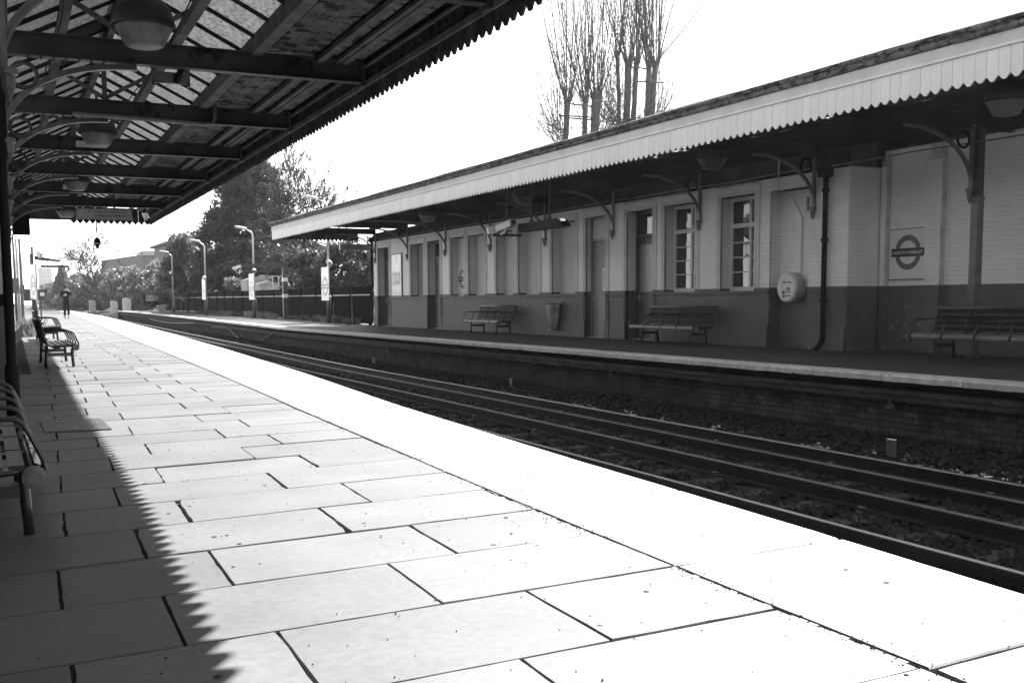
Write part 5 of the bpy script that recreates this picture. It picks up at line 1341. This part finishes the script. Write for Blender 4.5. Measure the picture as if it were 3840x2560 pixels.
def grow(p, d, L, r, depth, out_, rnd, spread=.55, up=.12, taper=.62, nmin=2, nmax=3, wob=.16):
    """recursive bare branching; out_ collects (points, radii)"""
    pts = [Vector(p)]; rs = [r]; d = Vector(d).normalized(); n = 4
    for i in range(n):
        d = (d + Vector((rnd.gauss(0, wob), rnd.gauss(0, wob), rnd.gauss(0, wob) + up * .3))).normalized()
        pts.append(pts[-1] + d * L / n); rs.append(r * (1 - (1 - taper) * (i + 1) / n))
    out_.append((pts, rs))
    if depth == 0: return
    for q in range(rnd.randint(nmin, nmax)):
        a = rnd.uniform(0, 6.28); side = d.orthogonal().normalized(); side.rotate(Matrix.Rotation(a, 3, d))
        nd = (d + side * rnd.uniform(spread * .5, spread * 1.2) + Vector((0, 0, up))).normalized()
        k = rnd.choice((4, 4, 3, 2)) if q else 4
        grow(pts[k], nd, L * rnd.uniform(.62, .85), rs[k] * rnd.uniform(.6, .8), depth - 1, out_, rnd, spread, up, taper, nmin, nmax, wob)
def bare_tree(name, lab, base, H, depth, r, mat, seed, spread=.55, up=.12, n0=1, group=None, lean=(0, 0), leaf=None, nmin=2, nmax=3, trunkL=.33, rmin=.012):
    rnd = random.Random(seed); t = thing(name, lab, 'tree', base, 0, group); br = []
    b = Vector(base); grow(b, (lean[0], lean[1], 1), H * trunkL, r, depth, br, rnd, spread, up, nmin=nmin, nmax=nmax)
    mb = MB(); mb.tube(br[0][0], br[0][1], 8); mb.build('trunk', mat, t, True)
    mb = MB()
    for pts, rs in br[1:]: mb.tube(pts, [max(q, rmin) for q in rs], 4 if rs[0] > .02 else 3, cap=False)
    mb.build('branches', mat, t, kind=None)
    if leaf:
        P = np.array([tuple(p) for pts, rs in br if rs[0] < .05 for p in pts]); P = np.repeat(P, leaf[0], 0); P = P + RNG.normal(0, leaf[1], P.shape)
        V, F = leaf_quads(P, leaf[2]); np_mesh('buds', V, F, leaf[3], t)
    return t

# big dense evergreen with a drooping spiky outline
bl_ = []
rr_ = np.random.default_rng(5)
for i in range(230):
    h = rr_.uniform(0, 1); rad = 3.5 * (1 - h * h) ** .5 * (.45 + .55 * rr_.random()); a = rr_.uniform(0, 6.28)
    bl_.append((17.0 + .8 * h + rad * math.cos(a), 80 + rad * math.sin(a), 3.2 + h * 8.0, .8 * (1.2 - h * .5), .75, .5))
leafy('evergreen_tree', 'large dense dark evergreen tree behind the far platform, its crown touching the near canopy edge', 'tree', (16.3, 80, .9), bl_, 760, .10, m_leafd,
      trunk=[([(17.0, 80, .6), (17.1, 80, 4), (17.4, 80, 7), (17.7, 80, 10.4)], .3)])
# spiky twigs at its outline
rnd = random.Random(9); mb = MB()
for i in range(1100):
    h = rnd.uniform(0, 1); rad = 4.1 * (1 - h * h) ** .5; a = rnd.uniform(0, 6.28); p = Vector((17.0 + .8 * h + rad * math.cos(a) * .9, 80 + rad * math.sin(a) * .9, 3.2 + h * 8.0))
    d = Vector((math.cos(a), math.sin(a), rnd.uniform(.0, .7))).normalized(); mb.tube([p, p + d * rnd.uniform(.3, .9)], [.018, .005], 3, cap=False)
o = mb.build('twigs', m_barkd, bpy.data.objects['evergreen_tree'])
bare_tree('bare_tree', 'tall bare tree rising behind the left end of the far canopy', (19.0, 76, .8), 12.5, 8, .32, m_barkd, 21, .6, .10, leaf=(1, .05, .03, m_leafm), nmin=2, nmax=3, trunkL=.27, rmin=.02)
bare_tree('bare_tree', 'second bare tree leaning right behind the left end of the far canopy', (20.0, 74, .8), 10.5, 7, .24, m_barkd, 33, .62, .05, lean=(.22, 0), leaf=(1, .05, .03, m_leafm), trunkL=.29, rmin=.02)
bare_tree('bare_tree', 'bare tree with ascending branches close against the big evergreen', (18.5, 77, .8), 11.6, 7, .26, m_barkd, 55, .5, .16, leaf=(1, .05, .03, m_leafm), trunkL=.29, rmin=.02)
# rounder pale tree and the ivy masses behind the fence
leafy('leafy_tree', 'round pale leaved tree left of the big evergreen above the fence', 'tree', (14.0, 87, .6), clumps((14.3, 87, 3.9), (2.7, 1.6, 3.1), 54, .28, 3), 560, .13, m_leafl, trunk=[([(14.1, 87, .5), (14.1, 87, 3.2)], .12)])
leafy('leafy_tree', 'broad mid grey tree behind the second lamp post, below the big evergreen', 'tree', (16.3, 84, .6), clumps((16.2, 84, 3.0), (2.6, 1.6, 2.3), 44, .28, 13), 520, .13, m_leafm, trunk=[([(16.2, 84, .5), (16.3, 84, 3.2)], .14)])
leafy('ivy_clad_tree', 'dark ivy covered tree hanging over the fence behind the lamp post with the tall sign', 'tree', (17.6, 76, .8), clumps((17.4, 76, 3.2), (2.6, 1.4, 2.4), 46, .27, 4), 560, .12, m_leafd, trunk=[([(17.4, 76, .5), (17.5, 76, 2.6), (17.9, 76, 4.6)], .16), ([(17.4, 76, 1.4), (18.3, 76, 3.6)], .09)])
leafy('bush', 'bright leaved bush behind the fence left of the pale huts', 'bush', (14.9, 74, .6), clumps((14.7, 72, 1.75), (1.2, .9, 1.0), 16, .4, 6), 900, .11, m_leafl, group='bushes behind the fence')
leafy('ivy_bank', 'speckled ivy covered shrub behind the fence under the end of the far canopy', 'bush', (18.0, 60, .8), clumps((17.6, 60, 2.6), (3.2, 1.4, 2.4), 64, .25, 8), 620, .10, m_leafm, group='bushes behind the fence')
leafy('ivy_bank', 'dark shrub behind the mirror frame post', 'bush', (17.6, 68, .8), clumps((18.2, 69, 3.4), (2.5, 1.2, 2.2), 44, .28, 9), 620, .11, m_leafd, group='bushes behind the fence')
leafy('ivy_bank', 'dense shrub at the foot of the bare trees behind the pale huts', 'bush', (19.8, 80, .8), clumps((20.6, 80, 3.6), (3.4, 1.4, 3.0), 60, .27, 10), 420, .12, m_leafm, group='bushes behind the fence')
leafy('ivy_bank', 'shrub in the gap between the near canopy corner bush and the station building', 'bush', (21, 62, .8), clumps((21.3, 62, 2.8), (2.4, 1.4, 2.6), 44, .27, 20), 520, .10, m_leafm, group='bushes behind the fence')
# long hedge bank beside the line, receding
labs = ['dark overhanging bush behind the warning board at the platform end', 'sunlit glossy bush above the two pale cabinets', 'glossy bush in the middle of the long bank beside the track',
        'paler bush behind the walking person', 'hazy bush far along the line', 'faint last bush where the track bends away']
spec = [(15.4, 100, 3.4, 2.6, 3.4, 2.9, m_leafd, .15), (15.6, 118, 4.0, 3.3, 6, 3.3, m_leafl, .17), (16.6, 142, 4.2, 3.9, 9, 3.6, m_leafl, .2),
        (16.6, 175, 3.9, 3.8, 12, 3.8, m_leafm, .26), (17.6, 225, 3.6, 5.5, 20, 4.6, m_leafm, .36), (24.0, 330, 4.2, 14, 30, 6.0, m_leafm, .55)]
for lab, (x, y, z, rx, ry, rz, mt, s_) in zip(labs, spec):
    leafy('bush', lab, 'bush', (x, y, 0), clumps((x, y, z * .6), (rx, ry, rz * .95), 70, .27, int(y)), 6200 / (rx * rz * ry ** .5) * 1.2, s_, mt, group='bushes along the line')
leafy('bush', 'upright twiggy shrub with bright shoots left of the round pale tree', 'bush', (14.6, 95, .6), clumps((15.6, 100, 3.9), (1.6, 2, 1.5), 20, .34, 41), 420, .15, m_leafl, group='bushes along the line')
leafy('cypress', 'dark pointed evergreen beside the distant tower block', 'tree', (16.2, 255, 0), [(15.6 + random.gauss(0, .5) * (1 - h), 255, 1.5 + h * 7.0, 2.7 * (1.1 - h * .9), 2, .9) for h in np.linspace(0, 1, 18)], 260, .35, m_leafm, trunk=[([(16.2, 255, 0), (16.2, 255, 6)], .3)])
bare_tree('bare_tree', 'wide bare tree on the skyline above the long bank of bushes', (16.2, 168, .6), 11.6, 7, .34, m_barkd, 5, .7, .05, leaf=None, trunkL=.34, rmin=.026)
bare_tree('bare_tree', 'smaller leaning bare tree left of the skyline tree', (14.8, 160, .6), 9.2, 6, .24, m_barkd, 15, .6, .05, lean=(-.2, 0), trunkL=.33, rmin=.026)
# undergrowth at the foot of the fence
def tuft(x, y, z, n, h, mat, lab, group='weeds along the foot of the fence'):
    t = thing('weed', lab, 'plant', (x, y, z), 0, group); V, F = [], []
    for i in range(n):
        a = random.uniform(0, 6.28); r_ = random.uniform(0, .25) * (1 + h); px, py_ = r_ * math.cos(a), r_ * math.sin(a) * 1.8; L = h * random.uniform(.4, 1.1); w_ = random.uniform(.006, .018)
        dx, dy = random.gauss(0, .35) * L, random.gauss(0, .35) * L; b = len(V)
        V += [(px - w_, py_, 0), (px + w_, py_, 0), (px + dx * .5 + w_ * 1.2, py_ + dy * .5, L * .65), (px + dx, py_ + dy, L), (px + dx * .5 - w_ * 1.2, py_ + dy * .5, L * .65)]
        F.append((b, b + 1, b + 2, b + 3, b + 4))
    mesh_obj('leaves', V, F, mat, t, keep=False)
wl = [(13.9, 44.6, .34, 'm'), (13.9, 46.2, .42, 'm'), (14.0, 48.6, .36, 'l'), (14.0, 50.3, .4, 'm'), (14.0, 52.5, .32, 'm'), (14.0, 54.8, .3, 'm'), (13.5, 57.5, .34, 'l'), (13.55, 58.8, .42, 'l'), (13.5, 61.2, .44, 'l'), (13.5, 62.6, .4, 'l'), (13.6, 66.5, .3, 'm'), (13.6, 68.5, .34, 'l'), (13.5, 70.5, .34, 'l'), (13.6, 74, .3, 'm'), (13.6, 78, .3, 'm')]
for i, (x, y, h, k_) in enumerate(wl):
    od = ['nearest', 'second', 'third', 'fourth', 'fifth', 'sixth', 'seventh', 'eighth', 'ninth', 'tenth', 'eleventh', 'twelfth', 'thirteenth', 'fourteenth', 'farthest'][i]
    nm_ = ('bright sunlit' if k_ == 'l' else 'dull') + ' weed clump at the fence foot, ' + od + ' from the station building corner'
    tuft(x, y, gf(y), 150, h * .85, m_leafl if k_ == 'l' else m_leafm, nm_, 'weeds along the foot of the fence')
for (x, y, z, h, lab) in ((1.2, 36.5, gn(36), .5, 'bright weeds at the corner of the near building'), (1.35, 39.5, gn(39), .55, 'bright weeds below the near roundel sign'), (11.6, 97, -.25, .9, 'sunlit weeds at the foot of the platform ramp'), (11.4, 104, -.2, .7, 'sunlit grass beside the track beyond the ramp')):
    tuft(x, y, z, 140, h, m_leafl, lab, None)
gq = RNG.random((5000, 2)); P = np.stack([rY(110) + 1.6 + gq[:, 0] * 2.5 + 0 * gq[:, 1], 96 + gq[:, 1] * 90, np.full(5000, -.05)], 1)
P[:, 0] = np.array([rY(y) + 1.3 for y in P[:, 1]]) + gq[:, 0] * 2.2; V, F = leaf_quads(P, .28); np_mesh('trackside_grass', V, F, m_leafl, kind='stuff')
# pollarded poplars behind the station building
def poplar(lab, stems, bars, y, seed, x0, x1, zb):
    rnd = random.Random(seed); t = thing('pollarded_poplar', lab, 'tree', ((x0 + x1) / 2, y, 0), 0, 'pollarded poplars behind the station'); tk = MB(); sh = MB(); tg = MB()
    for (xa, za, xb, zt, r_) in stems:
        pts = [Vector((xa, y, za)), Vector(((xa + xb) / 2 + .03, y, (za + zt) / 2)), Vector((xb, y, zt))]
        tk.tube(pts, [r_ * 1.15, r_, r_ * 1.1], 9)
        for k in range(7): 
            a = rnd.uniform(0, 6.28); tk.tube([(xb + .5 * r_ * math.cos(a), y + .5 * r_ * math.sin(a), zt - .2), (xb + r_ * 1.4 * math.cos(a), y + r_ * 1.4 * math.sin(a), zt + rnd.uniform(0, .25))], [r_ * .6, r_ * .3], 6)
        nt_ = 26 if r_ > .11 else 16
        for k in range(nt_ + 5):
            a = rnd.uniform(0, 6.28); L = rnd.uniform(4, 9); o_ = Vector((math.cos(a), math.sin(a), 0)); sp = abs(rnd.gauss(.06, .16))
            top = k < nt_; zs = zt - rnd.uniform(0, .25) if top else rnd.uniform(za + .3, zt)
            p = Vector((xb if top else xa + (xb - xa) * (zs - za) / (zt - za), y, zs)) + o_ * r_ * .9; pts = [p]; n = 7
            for i in range(n): pts.append(pts[-1] + Vector((o_.x * sp * (2.2 - i * .25) + rnd.gauss(0, .012), o_.y * sp, 1)) * L / n)
            r0 = rnd.choice((.010, .012, .015, .02, .032)) * (1.1 if top else .6); sh.tube(pts, [max(.005, r0 * (1 - .85 * i / n)) for i in range(n + 1)], 4, cap=False)
            for q in range(6):
                b = pts[rnd.randint(1, n - 1)]; s2_ = rnd.choice((-1, 1)); e = b + Vector((s2_ * rnd.uniform(.08, .3), rnd.uniform(-.2, .2), rnd.uniform(.6, 1.6))); tg.tube([b, (b + e) / 2 + Vector((s2_ * .06, 0, -.05)), e], [.007, .005, .004], 3, cap=False)
    # whips sweeping outwards from the base of the crown
    for k in range(230):
        s_ = rnd.choice((-1, 1)); xb = rnd.uniform(x0, x1) if k < 60 else (x0 if s_ < 0 else x1) + rnd.gauss(0, .15); L = rnd.uniform(1.5, 5.5); pts = [Vector((xb, y + rnd.uniform(-.5, .5), zb + rnd.uniform(-.3, .6)))]; ou = abs(rnd.gauss(.5, .5)) * s_
        for i in range(6): pts.append(pts[-1] + Vector((ou * (1 - i / 6) ** 1.5 * L * .22, 0, L / 6 * (.55 + .09 * i if abs(ou) > .8 else 1))))
        tg.tube(pts, [.012 * (1 - .6 * i / 6) for i in range(7)], 3, cap=False)
    for (xa, xb, z, dz) in bars: tk.tube([(xa, y - .1, z), (xb, y - .1, z + dz)], .035, 5)
    tk.tube([(( x0 + x1) / 2, y, -.5), ((x0 + x1) / 2, y, zb - .8), ((x0 + x1) / 2, y, zb + .1)], [.75, .6, .5], 10)
    tk.build('trunk', m_bark, t, True); sh.build('shoots', m_bark, t, True); tg.build('twigs', m_bark, t)
XX = lambda x, : 23.89 + (x - 450) * .00632
ZZ = lambda x, y: 8.5 + (x - 450) * .0004 + (1150 - y) * .0053
stA = [(XX(470), 7.4, XX(500), ZZ(500, 830), .13), (XX(625), 7.4, XX(645), ZZ(645, 830), .12), (XX(700), 7.4, XX(735), ZZ(735, 800), .20)]
poplar('left one of the two pollarded poplars behind the far canopy', stA, [(XX(455), XX(690), ZZ(570, 880), -.05), (XX(420), XX(690), ZZ(570, 985), .03), (XX(500), XX(680), ZZ(570, 1000), 0)], 45.0, 4, XX(430), XX(760), 8.2)
stB = [(XX(985), 8.4, XX(965), ZZ(965, 430), .09), (XX(1035), 8.4, XX(1060), ZZ(1060, 470), .16), (XX(1090), 8.6, XX(1130), ZZ(1130, 480), .12), (XX(1205), 8.6, XX(1240), ZZ(1240, 500), .12), (XX(1230), 8.6, XX(1300), ZZ(1300, 480), .14)]
poplar('right one of the two pollarded poplars, its trunks standing higher over the canopy', stB, [(XX(1070), XX(1240), ZZ(1150, 545), 0), (XX(1120), XX(1360), ZZ(1240, 670), .06)], 45.6, 8, XX(960), XX(1300), 9.2)
leafy('ivy_stump', 'ragged ivy at the fork of the right poplar', 'ivy', (XX(1120), 45.6, 9), [(XX(1060), 45.6, 9.4, .75, .4, .35), (XX(1200), 45.6, 9.6, .6, .4, .25)], 900, .07, m_barkd)

# ================================================================== DISTANT BUILDINGS
def block(name, lab, x0, x1, y0, y1, z0, z1, mat):
    t = thing(name, lab, 'building', ((x0 + x1) / 2, y0, z0)); mb = MB(); mb.box(x0, x1, y0, y1, z0, z1); mb.build('walls', mat, t); return t
tw = block('tower_block', 'pale distant tower block with rows of windows at the far left', 39.3, 48.4, 900, 915, -1, 26.8, m_concrete)
for r_ in range(9):
    for c_ in range(3):
        x = 41.0 + c_ * 2.6; z = 3.2 + r_ * 2.65
        mb = MB(); mb.box(x, x + 1.9, 899.7, 900.05, z, z + 1.3); mb.build('window', m_fascia, tw)
mb = MB(); mb.box(38.9, 48.8, 899.5, 915.5, 26.8, 27.5); mb.build('roof', m_concrete, tw)
hb_ = thing('brick_building', 'long brick building with a flat pale roof edge on the skyline behind the bushes', 'building', (24, 190, 0))
mb = MB(); mb.prism([(19.9, 215, 0), (24.2, 190, 0), (24.2, 190, 9.1), (19.9, 215, 8.9)], (12, 4, 0)); mb.build('side_wing', m_brickfar, hb_)
mb = MB(); mb.box(24.25, 33, 189, 197, 0, 8.9); mb.build('walls', m_brickfar, hb_)
mb = MB(); mb.box(23.9, 33.3, 188.6, 197.4, 8.9, 9.6); mb.build('roof_edge', m_concrete, hb_)
mb = MB(); mb.box(27.5, 30.0, 188.8, 189.05, 6.6, 8.6); mb.build('window', m_concrete, hb_)
for x in (28.0, 28.8, 29.5):
    mb = MB(); mb.box(x, x + .1, 188.7, 188.82, 6.6, 8.6); mb.build('window_bar', m_brickfar, hb_)
mb = MB(); mb.box(24.6, 31.5, 186.0, 189, 5.6, 5.9); mb.build('porch_roof', m_signw, hb_)
cb_ = block('dark_building', 'dark building corner with a flat overhanging roof beside the round pale tree', 19.0, 22, 130, 140, 0, 7.7, m_brickfar)
mb = MB(); mb.box(18.6, 22.4, 129.2, 141, 7.7, 7.95); mb.build('roof', m_brickfar, cb_)
for x, y, z, lab in ((23.5, 175, 9.9, 'thin mast on the left of the skyline above the brick building'), (29.5, 165, 10.6, 'thin mast on the right of the skyline above the brick building')):
    t = thing('mast', lab, 'mast', (x - 1.5, y, 0), 0, 'thin masts on the skyline'); mb = MB(); mb.tube([(0, 0, 0), (0, 0, z - 1.2)], .06, 6); mb.build('pole', m_iron, t, keep=False)
    mb = MB(); mb.box(-.3, .1, -.1, .1, z - 1.3, z - 1.15); mb.build('head', m_iron, t, keep=False)

# ================================================================== HAZE
hz = MB(); hz.box(-200, 400, -60, 1100, -2.2, 34); ho = hz.build('haze', None, kind='stuff')
hm = bpy.data.materials.new('haze'); hm.use_nodes = True; hn = hm.node_tree.nodes; hn.clear()
vo = hn.new('ShaderNodeVolumePrincipled'); vo.inputs['Color'].default_value = (.9, .9, .9, 1); vo.inputs['Density'].default_value = .0002; vo.inputs['Anisotropy'].default_value = .5
ou_ = hn.new('ShaderNodeOutputMaterial'); hm.node_tree.links.new(vo.outputs[0], ou_.inputs['Volume']); ho.data.materials.append(hm)
